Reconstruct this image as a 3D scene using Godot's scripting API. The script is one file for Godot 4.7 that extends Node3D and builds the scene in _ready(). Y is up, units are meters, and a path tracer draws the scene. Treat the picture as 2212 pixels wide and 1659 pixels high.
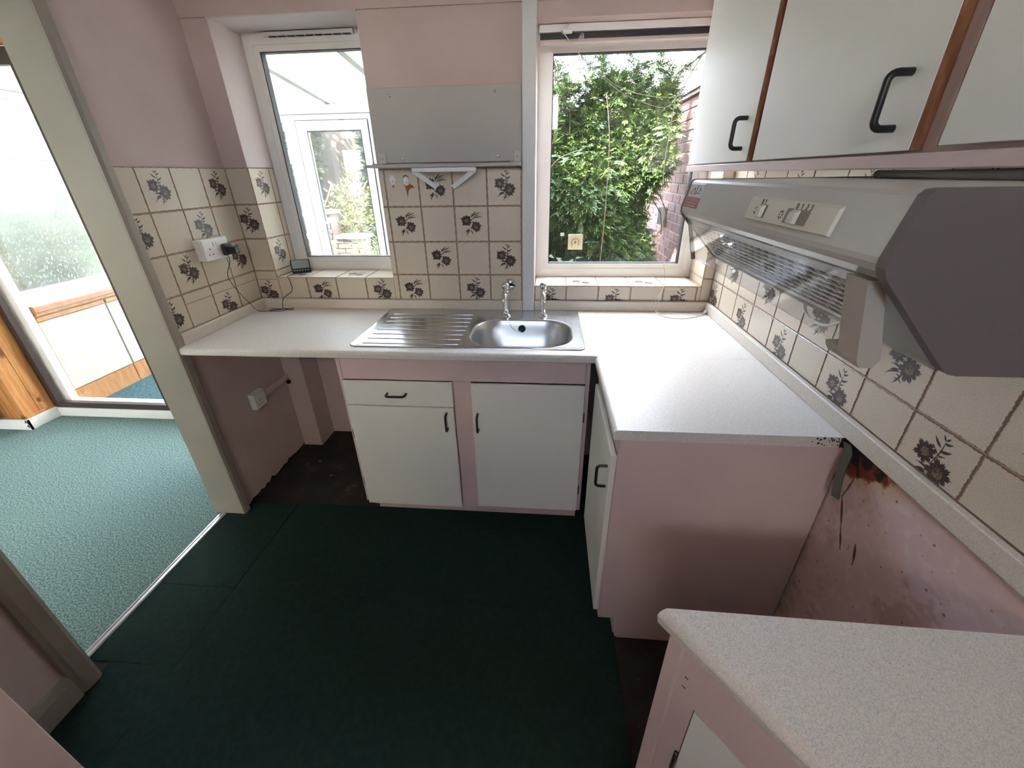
extends Node3D
# Kitchen with tiled walls, two windows, a sink run, a cooker gap with a hood and a doorway to the next room.
# World: x right along the window wall, y up, z towards the viewer. Tile faces of the window wall lie at z = 0, of the right wall at x = 0.

const XL := -2.274      # tile face of the left wall
const WT := 0.89        # top of the worktops
const TK := 0.031       # worktop thickness
const P := 0.155        # tile pitch
const GAP := 0.0026     # tile joint

var org := Vector3.ZERO
var rng := RandomNumberGenerator.new()
var M := {}
var taken := {}
var tile_cache := {}

# ---------------------------------------------------------------- mesh helpers
func S(smooth := false) -> SurfaceTool:
	var s := SurfaceTool.new()
	s.begin(Mesh.PRIMITIVE_TRIANGLES)
	s.set_smooth_group(0 if smooth else -1)
	return s

func tri(s: SurfaceTool, a: Vector3, b: Vector3, c: Vector3) -> void:   # a, b, c run counter-clockwise seen from outside
	s.add_vertex(a - org)
	s.add_vertex(c - org)
	s.add_vertex(b - org)

func trin(s: SurfaceTool, a: Vector3, b: Vector3, c: Vector3, n: Vector3) -> void:
	if (b - a).cross(c - a).dot(n) < 0.0:
		tri(s, a, c, b)
	else:
		tri(s, a, b, c)

func quad(s: SurfaceTool, a: Vector3, b: Vector3, c: Vector3, d: Vector3, n: Vector3) -> void:
	trin(s, a, b, c, n)
	trin(s, a, c, d, n)

func box(s: SurfaceTool, p: Vector3, q: Vector3, bev := 0.0) -> void:
	var lo := Vector3(minf(p.x, q.x), minf(p.y, q.y), minf(p.z, q.z))
	var hi := Vector3(maxf(p.x, q.x), maxf(p.y, q.y), maxf(p.z, q.z))
	bev = minf(bev, 0.45 * minf(hi.x - lo.x, minf(hi.y - lo.y, hi.z - lo.z)))
	var pt := func(sg: Vector3, ax: int) -> Vector3:
		var v := Vector3.ZERO
		for k in 3:
			var e: float = hi[k] if sg[k] > 0.0 else lo[k]
			v[k] = e if k == ax else e - sg[k] * bev
		return v
	for ax in 3:
		var u := (ax + 1) % 3
		var w := (ax + 2) % 3
		for g in [-1.0, 1.0]:
			var c := []
			for k in [[-1.0, -1.0], [1.0, -1.0], [1.0, 1.0], [-1.0, 1.0]]:
				var sg := Vector3.ZERO
				sg[ax] = g
				sg[u] = k[0]
				sg[w] = k[1]
				c.append(pt.call(sg, ax))
			var n := Vector3.ZERO
			n[ax] = g
			quad(s, c[0], c[1], c[2], c[3], n)
	if bev <= 0.0:
		return
	for ax in 3:
		var u := (ax + 1) % 3
		var w := (ax + 2) % 3
		for g in [-1.0, 1.0]:
			for h in [-1.0, 1.0]:
				var a := Vector3.ZERO
				var b := Vector3.ZERO
				a[ax] = -1.0
				b[ax] = 1.0
				a[u] = g
				b[u] = g
				a[w] = h
				b[w] = h
				var n := Vector3.ZERO
				n[u] = g
				n[w] = h
				quad(s, pt.call(a, u), pt.call(b, u), pt.call(b, w), pt.call(a, w), n)
	for i in [-1.0, 1.0]:
		for j in [-1.0, 1.0]:
			for k in [-1.0, 1.0]:
				var sg := Vector3(i, j, k)
				trin(s, pt.call(sg, 0), pt.call(sg, 1), pt.call(sg, 2), sg)

func mapped(ax: String, u: float, v: float, d: float) -> Vector3:   # a 2-D profile point (u, v) at depth d along an axis
	match ax:
		"x": return Vector3(d, v, u)
		"y": return Vector3(u, d, v)
	return Vector3(u, v, d)

func prism(s: SurfaceTool, poly: Array, ax: String, d0: float, d1: float) -> void:
	var pts := PackedVector2Array(poly)
	var area := 0.0
	for i in pts.size():
		area += pts[i].cross(pts[(i + 1) % pts.size()])
	if area < 0.0:
		pts.reverse()
	var na := mapped(ax, 0, 0, 1)
	var idx := Geometry2D.triangulate_polygon(pts)
	for d in [d0, d1]:
		var n: Vector3 = na if d == maxf(d0, d1) else -na
		for t in range(0, idx.size(), 3):
			trin(s, mapped(ax, pts[idx[t]].x, pts[idx[t]].y, d), mapped(ax, pts[idx[t + 1]].x, pts[idx[t + 1]].y, d), mapped(ax, pts[idx[t + 2]].x, pts[idx[t + 2]].y, d), n)
	for i in pts.size():
		var a := pts[i]
		var b := pts[(i + 1) % pts.size()]
		var e := b - a
		quad(s, mapped(ax, a.x, a.y, d0), mapped(ax, b.x, b.y, d0), mapped(ax, b.x, b.y, d1), mapped(ax, a.x, a.y, d1), mapped(ax, e.y, -e.x, 0))

func frame_of(d: Vector3) -> Array:
	var up := Vector3.UP if absf(d.y) < 0.9 else Vector3.RIGHT
	var a := d.cross(up).normalized()
	return [a, a.cross(d).normalized()]

func tube(s: SurfaceTool, pts: Array, r, seg := 8, caps := true) -> void:   # r: one radius or one for each point
	var rings := []
	var a := Vector3.ZERO
	for i in pts.size():
		var d: Vector3 = (pts[mini(i + 1, pts.size() - 1)] - pts[maxi(i - 1, 0)]).normalized()
		if i == 0:
			a = frame_of(d)[0]
		else:
			a = (a - d * a.dot(d)).normalized()
		var b := d.cross(a)
		var rr: float = r[i] if r is Array else r
		var ring := []
		for k in seg:
			var t := TAU * k / seg
			ring.append(pts[i] + (a * cos(t) + b * sin(t)) * rr)
		rings.append(ring)
	for i in pts.size() - 1:
		for k in seg:
			var k2 := (k + 1) % seg
			var mid: Vector3 = (rings[i][k] + rings[i][k2]) * 0.5
			quad(s, rings[i][k], rings[i][k2], rings[i + 1][k2], rings[i + 1][k], mid - pts[i] if rings[i][0].distance_to(pts[i]) > 0.00001 else (rings[i + 1][k] + rings[i + 1][k2]) * 0.5 - pts[i + 1])
	if caps:
		for e in [0, pts.size() - 1]:
			var n: Vector3 = (pts[0] - pts[1]) if e == 0 else (pts[-1] - pts[-2])
			for k in seg:
				trin(s, pts[e], rings[e][k], rings[e][(k + 1) % seg], n)

func lathe(s: SurfaceTool, o: Vector3, axis: Vector3, prof: Array, seg := 20) -> void:   # prof: [radius, height] pairs along the axis
	var f := frame_of(axis.normalized())
	var d := axis.normalized()
	var rings := []
	for p in prof:
		var ring := []
		for k in seg:
			var t := TAU * k / seg
			ring.append(o + d * p[1] + (f[0] * cos(t) + f[1] * sin(t)) * p[0])
		rings.append(ring)
	for i in prof.size() - 1:
		var dr: float = prof[i + 1][0] - prof[i][0]
		var dh: float = prof[i + 1][1] - prof[i][1]
		for k in seg:
			var k2 := (k + 1) % seg
			var t := TAU * (k + 0.5) / seg
			var rad: Vector3 = f[0] * cos(t) + f[1] * sin(t)
			quad(s, rings[i][k], rings[i][k2], rings[i + 1][k2], rings[i + 1][k], rad * dh - d * dr)

func arc(c: Vector3, a: Vector3, b: Vector3, r: float, t0: float, t1: float, n: int) -> Array:
	var out := []
	for i in n + 1:
		var t := lerpf(t0, t1, float(i) / n)
		out.append(c + (a * cos(t) + b * sin(t)) * r)
	return out

func curve(pts: Array, n := 8) -> Array:   # a smooth line through the points
	var out := []
	for i in pts.size() - 1:
		var p0: Vector3 = pts[maxi(i - 1, 0)]
		var p3: Vector3 = pts[mini(i + 2, pts.size() - 1)]
		for k in n:
			out.append(pts[i].cubic_interpolate(pts[i + 1], p0, p3, float(k) / n))
	out.append(pts[-1])
	return out

# ---------------------------------------------------------------- node helpers
func numbered(called: String) -> String:
	var n: int = taken.get(called, 0)
	taken[called] = n + 1
	return called if n == 0 else "%s_%03d" % [called, n]

func put(s: SurfaceTool, called: String, m: Material, parent: Node = null) -> MeshInstance3D:
	s.generate_normals()
	var o := MeshInstance3D.new()
	o.mesh = s.commit()
	o.material_override = m
	o.name = called
	if parent:
		parent.add_child(o, true)
	else:
		o.name = numbered(called)
		add_child(o, true)
	return o

func tag(o: Node, label: String, category: String, group := "", kind := "") -> void:
	o.set_meta("label", label)
	if category != "":
		o.set_meta("category", category)
	if group != "":
		o.set_meta("group", group)
	if kind != "":
		o.set_meta("kind", kind)

func thing(called: String, base: Vector3, label: String, category: String, group := "") -> Node3D:
	var o := Node3D.new()
	o.name = numbered(called)
	o.position = base
	add_child(o, true)
	tag(o, label, category, group)
	org = base
	return o

func done() -> void:
	org = Vector3.ZERO

func structure(called: String, s: SurfaceTool, m: Material, label: String) -> MeshInstance3D:
	var o := put(s, called, m)
	tag(o, label, "", "", "structure")
	return o

func boxpart(p: Vector3, q: Vector3, called: String, m: Material, parent: Node, bev := 0.0) -> MeshInstance3D:
	var s := S()
	box(s, p, q, bev)
	return put(s, called, m, parent)

# ---------------------------------------------------------------- materials
func c8(r: int, g: int, b: int) -> Color:
	return Color(r / 255.0, g / 255.0, b / 255.0)

func mat(c: Color, rough := 0.7, metal := 0.0, spec := 0.5) -> StandardMaterial3D:
	var m := StandardMaterial3D.new()
	m.albedo_color = c
	m.roughness = rough
	m.metallic = metal
	m.metallic_specular = spec
	return m

func noise_tex(freq: float, ramp: Array, kind := FastNoiseLite.TYPE_SIMPLEX_SMOOTH, size := 512, oct := 4, sd := 1, as_normal := false, bump := 4.0) -> NoiseTexture2D:
	var n := FastNoiseLite.new()
	n.noise_type = kind
	n.frequency = freq
	n.fractal_octaves = oct
	n.seed = sd
	var t := NoiseTexture2D.new()
	t.width = size
	t.height = size
	t.seamless = true
	t.noise = n
	if as_normal:
		t.as_normal_map = true
		t.bump_strength = bump
	elif ramp.size():
		var g := Gradient.new()
		var offs := PackedFloat32Array()
		var cols := PackedColorArray()
		for r in ramp:
			offs.append(r[0])
			cols.append(r[1])
		g.offsets = offs
		g.colors = cols
		t.color_ramp = g
	return t

func triplanar(m: StandardMaterial3D, t: Texture2D, scale: float, world := true) -> StandardMaterial3D:
	m.albedo_texture = t
	m.albedo_color = Color.WHITE
	m.uv1_triplanar = true
	m.uv1_world_triplanar = world
	m.uv1_scale = Vector3.ONE * scale
	return m

func pane(c: Color, alpha: float) -> StandardMaterial3D:
	var m := mat(Color(c.r, c.g, c.b, alpha), 0.02)
	m.transparency = BaseMaterial3D.TRANSPARENCY_ALPHA
	return m

# ---- printed tile pictures
func blend(im: Image, x: int, y: int, c: Color, a: float) -> void:
	if x < 0 or y < 0 or x >= im.get_width() or y >= im.get_height() or a <= 0.0:
		return
	im.set_pixel(x, y, im.get_pixel(x, y).lerp(c, clampf(a, 0.0, 1.0)))

func dot(im: Image, p: Vector2, r: float, c: Color, alpha := 1.0) -> void:
	var w := im.get_width()
	var q := p * w
	var rr := r * w
	for y in range(int(q.y - rr - 1), int(q.y + rr + 2)):
		for x in range(int(q.x - rr - 1), int(q.x + rr + 2)):
			blend(im, x, y, c, alpha * clampf(rr - Vector2(x + 0.5, y + 0.5).distance_to(q) + 0.5, 0.0, 1.0))

func blade(im: Image, a: Vector2, b: Vector2, bend: float, w: float, c: Color) -> void:   # a leaf that swells and tapers along a bent line
	var side := (b - a).orthogonal()
	var n := int(a.distance_to(b) * 220.0) + 4
	for i in n + 1:
		var t := float(i) / n
		dot(im, a.lerp(b, t) + side * bend * 4.0 * t * (1.0 - t), maxf(w * sin(PI * pow(t, 0.8)), 0.003), c, 0.85)

func flower(im: Image, c: Vector2, r: float, squash: float, turn: float, dark: Color, core: Color) -> void:
	for k in 10:
		var t := TAU * k / 10.0 + 0.2
		var rr := r * (1.0 + 0.13 * sin(k * 2.7))
		var d := Vector2(cos(t), sin(t) * squash).rotated(turn)
		for j in [-0.16, 0.0, 0.16]:
			var dj := Vector2(cos(t + j), sin(t + j) * squash).rotated(turn)
			blade(im, c, c + dj * rr * (1.0 if j == 0.0 else 0.9), 0.0, r * 0.15, dark)
		blade(im, c + d * rr * 0.3, c + d * rr * 0.75, 0.0, 0.005, dark.lerp(core, 0.35))
		var g := Vector2(cos(t + TAU / 20.0), sin(t + TAU / 20.0) * squash).rotated(turn)
		blade(im, c + g * rr * 0.62, c + g * rr * 1.08, 0.0, 0.008, c8(206, 194, 176))
	for i in 60:
		var t := rng.randf() * TAU
		var q := sqrt(rng.randf())
		dot(im, c + Vector2(cos(t), sin(t) * squash).rotated(turn) * q * r * 0.36, 0.010, dark.lerp(core, rng.randf_range(0.6, 1.0)), 0.85)

func tile_picture(deco: int) -> ImageTexture:
	rng.seed = 77 + deco
	var n := 256
	var im := Image.create(n, n, false, Image.FORMAT_RGB8)
	var base := c8(216, 204, 186)
	var fl := FastNoiseLite.new()
	fl.frequency = 0.27
	fl.seed = 5 + deco
	for y in n:
		for x in n:
			var v := fl.get_noise_2d(x, y)
			var f := clampf((v - 0.12) * 1.9, 0.0, 0.42) + rng.randf() * 0.06
			im.set_pixel(x, y, base.lerp(c8(142, 122, 100), f))
	# brown hand-drawn line round the edge
	var line := c8(112, 88, 74)
	for e in 4:
		for i in n:
			var wob := 2.6 + 1.0 * sin(i * 0.11 + e * 2.0 + deco) + 0.8 * sin(i * 0.37 + e)
			for k in 9:
				var a := 0.0
				if k < wob:
					a = 0.85
				elif k < wob + 1.0:
					a = 0.35
				if rng.randf() < 0.03:
					a = maxf(a, 0.6)
				var p := Vector2i(i, k)
				match e:
					1: p = Vector2i(i, n - 1 - k)
					2: p = Vector2i(k, i)
					3: p = Vector2i(n - 1 - k, i)
				blend(im, p.x, p.y, line, a)
	if deco > 0:
		var dark := c8(58, 45, 44)
		var core := c8(150, 126, 100)
		var P2 := func(x: float, y: float) -> Vector2:
			return Vector2(x, y)
		if deco == 1:
			blade(im, P2.call(0.50, 0.52), P2.call(0.56, 0.10), -0.05, 0.010, dark)
			for b in [[0.535, 0.24, 0.40, 0.13, 0.05, 0.017], [0.55, 0.16, 0.66, 0.12, -0.10, 0.016], [0.55, 0.13, 0.50, 0.06, 0.0, 0.012], [0.54, 0.28, 0.69, 0.22, -0.10, 0.020], [0.53, 0.34, 0.42, 0.25, 0.04, 0.014], [0.54, 0.36, 0.64, 0.32, -0.05, 0.012], [0.56, 0.12, 0.60, 0.07, 0.0, 0.014]]:
				blade(im, P2.call(b[0], b[1]), P2.call(b[2], b[3]), b[4], b[5], dark)
			for b in [[0.52, 0.62, 0.32, 0.60, -0.12, 0.015], [0.51, 0.65, 0.34, 0.69, -0.10, 0.017], [0.52, 0.67, 0.29, 0.78, -0.14, 0.015], [0.58, 0.66, 0.46, 0.86, 0.05, 0.018], [0.56, 0.72, 0.47, 0.71, 0.0, 0.010], [0.55, 0.76, 0.60, 0.80, 0.0, 0.010], [0.53, 0.77, 0.45, 0.77, 0.0, 0.008]]:
				blade(im, P2.call(b[0], b[1]), P2.call(b[2], b[3]), b[4], b[5], dark)
			flower(im, P2.call(0.37, 0.41), 0.172, 0.95, 0.5, dark, core)
			flower(im, P2.call(0.65, 0.57), 0.20, 0.95, 0.9, dark, core)
		else:
			blade(im, P2.call(0.45, 0.45), P2.call(0.82, 0.22), 0.12, 0.012, dark)
			for b in [[0.48, 0.33, 0.66, 0.13, 0.06, 0.018], [0.55, 0.28, 0.78, 0.17, 0.08, 0.015], [0.58, 0.34, 0.84, 0.30, 0.10, 0.014], [0.52, 0.30, 0.50, 0.20, 0.0, 0.012]]:
				blade(im, P2.call(b[0], b[1]), P2.call(b[2], b[3]), b[4], b[5], dark)
			for b in [[0.42, 0.62, 0.28, 0.74, 0.05, 0.020], [0.44, 0.66, 0.32, 0.84, -0.08, 0.018], [0.46, 0.66, 0.52, 0.80, 0.04, 0.014], [0.40, 0.70, 0.30, 0.69, 0.0, 0.010]]:
				blade(im, P2.call(b[0], b[1]), P2.call(b[2], b[3]), b[4], b[5], dark)
			flower(im, P2.call(0.34, 0.40), 0.18, 0.95, 0.2, dark, core)
			flower(im, P2.call(0.63, 0.57), 0.172, 0.95, 0.8, dark, core)
	return ImageTexture.create_from_image(im)

func speckle_picture(n: int, base: Color, dark: Color, light: Color, amount: float, sd: int) -> ImageTexture:   # laminate: short fine flecks, wraps round
	rng.seed = sd
	var im := Image.create(n, n, false, Image.FORMAT_RGB8)
	im.fill(base)
	var put_px := func(x: int, y: int, c: Color, a: float) -> void:
		blend(im, posmod(x, n), posmod(y, n), c, a)
	for i in int(n * n * amount):
		var x := rng.randi() % n
		var y := rng.randi() % n
		var c := dark if rng.randf() < 0.62 else light
		var a := rng.randf_range(0.2, 0.75)
		var dx := rng.randi_range(-1, 1)
		var dy := rng.randi_range(-1, 1)
		for k in rng.randi_range(1, 4):
			put_px.call(x + dx * k, y + dy * k, c, a)
	return ImageTexture.create_from_image(im)

func wood_picture(a: Color, b: Color, knot: Color, knots: int, sd: int) -> ImageTexture:   # grain runs along v
	rng.seed = sd
	var w := 128
	var h := 512
	var im := Image.create(w, h, false, Image.FORMAT_RGB8)
	var fl := FastNoiseLite.new()
	fl.seed = sd
	fl.frequency = 0.03
	var ks := []
	for i in knots:
		ks.append([Vector2(rng.randf() * w, rng.randf() * h), rng.randf_range(4.0, 9.0)])
	for y in h:
		for x in w:
			var bend := 0.0
			var kn := 0.0
			for k in ks:
				var d: Vector2 = Vector2(x, (y)) - k[0]
				d.y *= 0.55
				bend += 14.0 * exp(-d.length_squared() / (k[1] * k[1] * 5.0)) * signf(d.x)
				kn = maxf(kn, clampf(1.6 - d.length() / k[1], 0.0, 1.0))
			var g := fl.get_noise_2d((x + bend) * 2.6, y * 0.16)
			var f := fl.get_noise_2d((x + bend) * 9.0 + 300.0, y * 0.5)
			im.set_pixel(x, y, a.lerp(b, clampf(0.5 + 1.1 * g + 0.35 * f, 0.0, 1.0)).lerp(knot, kn * 0.85))
	return ImageTexture.create_from_image(im)

func burn_picture() -> ImageTexture:   # the cooker gap wall: scorched and rusty patch, runs, grease and chipped paint
	rng.seed = 31
	var w := 320
	var h := 512
	var im := Image.create(w, h, false, Image.FORMAT_RGB8)
	var fl := FastNoiseLite.new()
	fl.seed = 9
	fl.frequency = 0.012
	var fine := FastNoiseLite.new()
	fine.seed = 12
	fine.frequency = 0.06
	var pink := c8(206, 178, 174)
	for y in h:
		for x in w:
			var u := float(x) / w
			var v := float(y) / h
			var n := fl.get_noise_2d(x, y) + 0.5 * fine.get_noise_2d(x, y)
			var c := pink.lerp(c8(222, 200, 196), clampf(fine.get_noise_2d(x * 0.7 + 90, y * 0.7), 0.0, 0.5))
			# brownish grease: a run down the corner and two smears with ragged borders
			var g := clampf((0.20 - u) * 1.6 + n * 0.5 - 0.05, 0.0, 0.4)
			var s1 := Vector2((u - 0.62) / 0.13, (v - 0.30) / 0.16).length() - n * 0.9
			g = maxf(g, clampf((0.8 - s1) * 1.0, 0.0, 0.32))
			var s2 := Vector2((u - 0.45) / 0.3, (v - 0.62) / 0.12).length() - n * 1.1
			g = maxf(g, clampf((0.7 - s2) * 0.8, 0.0, 0.22))
			c = c.lerp(c8(140, 104, 80), g)
			# scorch under the upstand
			var q := Vector2((u - 0.10) / 0.20, (v - 0.0) / 0.085).length() + 0.35 * n
			c = c.lerp(c8(196, 162, 120), clampf((1.5 - q) * 2.0, 0.0, 0.8))
			c = c.lerp(c8(110, 44, 20), clampf((1.1 - q) * 7.0, 0.0, 1.0))
			c = c.lerp(c8(24, 14, 12), clampf((0.85 - q + 0.9 * fine.get_noise_2d(x * 0.5 + 40, y * 0.5)) * 5.0, 0.0, 0.95))
			im.set_pixel(x, y, c)
	for b in [[0.15, 0.09, 0.13, 0.17, 0.004], [0.13, 0.17, 0.20, 0.26, 0.007], [0.20, 0.26, 0.24, 0.31, 0.006], [0.30, 0.25, 0.33, 0.31, 0.007], [0.05, 0.10, 0.02, 0.2, 0.006]]:
		blade(im, Vector2(b[0], b[1] * 1.6), Vector2(b[2], b[3] * 1.6), 0.02, b[4], c8(70, 38, 26))
	for i in 130:
		dot(im, Vector2(rng.randf(), rng.randf() * 1.6), rng.randf_range(0.001, 0.005), c8(80, 48, 36), rng.randf_range(0.3, 0.9))
	return ImageTexture.create_from_image(im)

func make_materials() -> void:
	M.pink = triplanar(mat(Color.WHITE, 0.75), noise_tex(0.006, [[0.0, c8(196, 174, 169)], [0.5, c8(203, 182, 176)], [1.0, c8(209, 188, 182)]], FastNoiseLite.TYPE_SIMPLEX_SMOOTH, 512, 5, 3), 0.6)
	M.pinkwood = triplanar(mat(Color.WHITE, 0.5), noise_tex(0.01, [[0.0, c8(208, 184, 180)], [1.0, c8(218, 195, 191)]], FastNoiseLite.TYPE_SIMPLEX_SMOOTH, 256, 4, 8), 0.9)
	M.revealpaint = mat(c8(214, 198, 195), 0.7)
	M.grout = mat(c8(176, 150, 124), 0.9)
	M.tile0 = mat(Color.WHITE, 0.28)
	M.tile0.albedo_texture = tile_picture(0)
	M.tile1 = mat(Color.WHITE, 0.28)
	M.tile1.albedo_texture = tile_picture(1)
	M.tile2 = mat(Color.WHITE, 0.28)
	M.tile2.albedo_texture = tile_picture(2)
	M.laminate = triplanar(mat(Color.WHITE, 0.42), speckle_picture(512, c8(226, 219, 212), c8(182, 172, 164), c8(240, 236, 231), 0.30, 4), 3.2)
	M.upstand = triplanar(mat(Color.WHITE, 0.45), speckle_picture(256, c8(214, 204, 190), c8(186, 174, 158), c8(226, 218, 206), 0.25, 14), 5.0)
	M.white = mat(c8(220, 219, 214), 0.5)
	M.doorwhite = mat(c8(230, 229, 222), 0.55, 0.0, 0.38)
	M.roofbar = mat(c8(138, 144, 140), 0.5)
	M.consframe = mat(c8(206, 207, 204), 0.35)
	M.gloss = triplanar(mat(Color.WHITE, 0.35), noise_tex(0.008, [[0.0, c8(150, 141, 129)], [1.0, c8(164, 155, 142)]], FastNoiseLite.TYPE_SIMPLEX_SMOOTH, 256, 4, 18), 0.7)
	M.upvc = mat(c8(236, 234, 228), 0.3)
	M.plastic = mat(c8(232, 230, 226), 0.35)
	M.cord = mat(c8(226, 214, 200), 0.8)
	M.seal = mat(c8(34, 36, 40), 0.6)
	M.black = mat(c8(26, 25, 25), 0.42)
	M.hinge = mat(c8(88, 80, 74), 0.45, 0.8)
	M.steel = mat(c8(200, 200, 200), 0.22, 1.0)
	M.basin = mat(c8(192, 192, 192), 0.34, 1.0)
	M.chrome = mat(c8(225, 225, 226), 0.06, 1.0)
	M.alu = mat(c8(200, 200, 204), 0.3, 1.0)
	M.brownlip = triplanar(mat(Color.WHITE, 0.5), wood_picture(c8(150, 104, 74), c8(112, 72, 50), c8(80, 48, 34), 0, 6), 4.0)
	M.hood = mat(c8(196, 190, 180), 0.3)
	M.hoodcap = mat(c8(114, 103, 97), 0.55)
	M.cream = mat(c8(222, 214, 196), 0.42)
	M.creamarm = mat(c8(190, 180, 164), 0.45)
	M.grille = mat(c8(198, 196, 186), 0.4)
	M.dark = mat(c8(30, 24, 24), 0.9)
	M.glass = pane(Color(0.96, 1.0, 0.98), 0.004)
	M.visor = pane(Color(0.80, 0.90, 0.86), 0.05)
	M.greenfloor = triplanar(mat(Color.WHITE, 0.85, 0.0, 0.3), noise_tex(0.05, [[0.0, c8(22, 38, 34)], [0.5, c8(27, 45, 40)], [1.0, c8(34, 53, 46)]], FastNoiseLite.TYPE_SIMPLEX_SMOOTH, 512, 6, 23), 1.3)
	M.screed = triplanar(mat(Color.WHITE, 0.8), noise_tex(0.012, [[0.0, c8(22, 17, 16)], [0.6, c8(40, 31, 27)], [0.85, c8(58, 44, 37)], [1.0, c8(104, 84, 72)]], FastNoiseLite.TYPE_SIMPLEX_SMOOTH, 512, 6, 29), 1.1)
	M.carpet = triplanar(mat(Color.WHITE, 0.95, 0.0, 0.1), noise_tex(0.11, [[0.0, c8(58, 78, 76)], [0.4, c8(100, 122, 119)], [0.6, c8(118, 139, 136)], [1.0, c8(156, 174, 170)]], FastNoiseLite.TYPE_SIMPLEX, 1024, 3, 33), 0.8)
	M.conscarpet = triplanar(mat(Color.WHITE, 0.95, 0.0, 0.1), noise_tex(0.08, [[0.0, c8(38, 60, 66)], [1.0, c8(82, 108, 112)]], FastNoiseLite.TYPE_SIMPLEX, 256, 3, 35), 1.6)
	M.brownframe = mat(c8(66, 54, 50), 0.4)
	M.board = mat(c8(184, 178, 172), 0.6)
	M.oak = triplanar(mat(Color.WHITE, 0.45), wood_picture(c8(172, 124, 76), c8(150, 102, 60), c8(120, 78, 46), 0, 41), 2.0)
	M.oakpink = triplanar(mat(Color.WHITE, 0.4), wood_picture(c8(168, 118, 90), c8(146, 98, 72), c8(120, 78, 56), 0, 43), 2.0)
	M.creamdoor = triplanar(mat(Color.WHITE, 0.5), noise_tex(0.03, [[0.0, c8(172, 169, 152)], [1.0, c8(188, 186, 172)]], FastNoiseLite.TYPE_SIMPLEX_SMOOTH, 256, 4, 44), 2.0)
	M.curtain = mat(c8(224, 222, 216), 0.9)
	M.curtain.backlight_enabled = true
	M.curtain.backlight = Color(0.35, 0.35, 0.33)
	M.burn = mat(Color.WHITE, 0.7)
	M.burn.albedo_texture = burn_picture()
	for k in 3:
		var mm := triplanar(mat(Color.WHITE, 0.5), wood_picture(c8(206, 146, 84), c8(176, 112, 58), c8(92, 50, 26), 4, 50 + k), 1.0, false)
		mm.uv1_scale = Vector3(3.0, 1.0, 3.0)
		M["pine%d" % k] = mm

# ---------------------------------------------------------------- tiles
func tile_mesh(w: float, h: float, uv: Rect2) -> ArrayMesh:
	var key := "%.4f %.4f %s" % [w, h, uv]
	if tile_cache.has(key):
		return tile_cache[key]
	var s := S()
	var b := 0.0016
	var t := 0.006
	var f := [Vector3(b, b, 0), Vector3(w - b, b, 0), Vector3(w - b, h - b, 0), Vector3(b, h - b, 0)]
	var e := [Vector3(0, 0, -b), Vector3(w, 0, -b), Vector3(w, h, -b), Vector3(0, h, -b)]
	var q := [Vector3(0, 0, -t), Vector3(w, 0, -t), Vector3(w, h, -t), Vector3(0, h, -t)]
	var add := func(p: Vector3) -> void:
		s.set_uv(Vector2(uv.position.x + p.x / w * uv.size.x, uv.end.y - p.y / h * uv.size.y))
		s.add_vertex(p)
	var four := func(a: Vector3, c: Vector3, d: Vector3, g: Vector3) -> void:
		for p in [a, d, c, a, g, d]:
			add.call(p)
	four.call(f[0], f[1], f[2], f[3])
	for i in 4:
		var j := (i + 1) % 4
		four.call(e[i], e[j], f[j], f[i])
		four.call(q[i], q[j], e[j], e[i])
	s.generate_normals()
	tile_cache[key] = s.commit()
	return tile_cache[key]

func tile(parent: Node, o: Vector3, u: Vector3, v: Vector3, w: float, h: float, deco: int, uv := Rect2(0, 0, 1, 1)) -> void:   # o: the lower left corner of its cell
	var t := MeshInstance3D.new()
	t.name = "tile"
	t.mesh = tile_mesh(w - GAP, h - GAP, uv)
	t.material_override = M["tile%d" % deco]
	var n := u.cross(v)
	var wob := Basis(u, rng.randf_range(-0.003, 0.003)) * Basis(v, rng.randf_range(-0.003, 0.003))
	t.transform = Transform3D(wob * Basis(u, v, n), o + (u + v) * GAP * 0.5 + n * rng.randf_range(-0.0002, 0.0005))
	parent.add_child(t, true)

func grout(parent: Node, p: Vector3, q: Vector3) -> void:
	boxpart(p, q, "grout", M.grout, parent)

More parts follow.
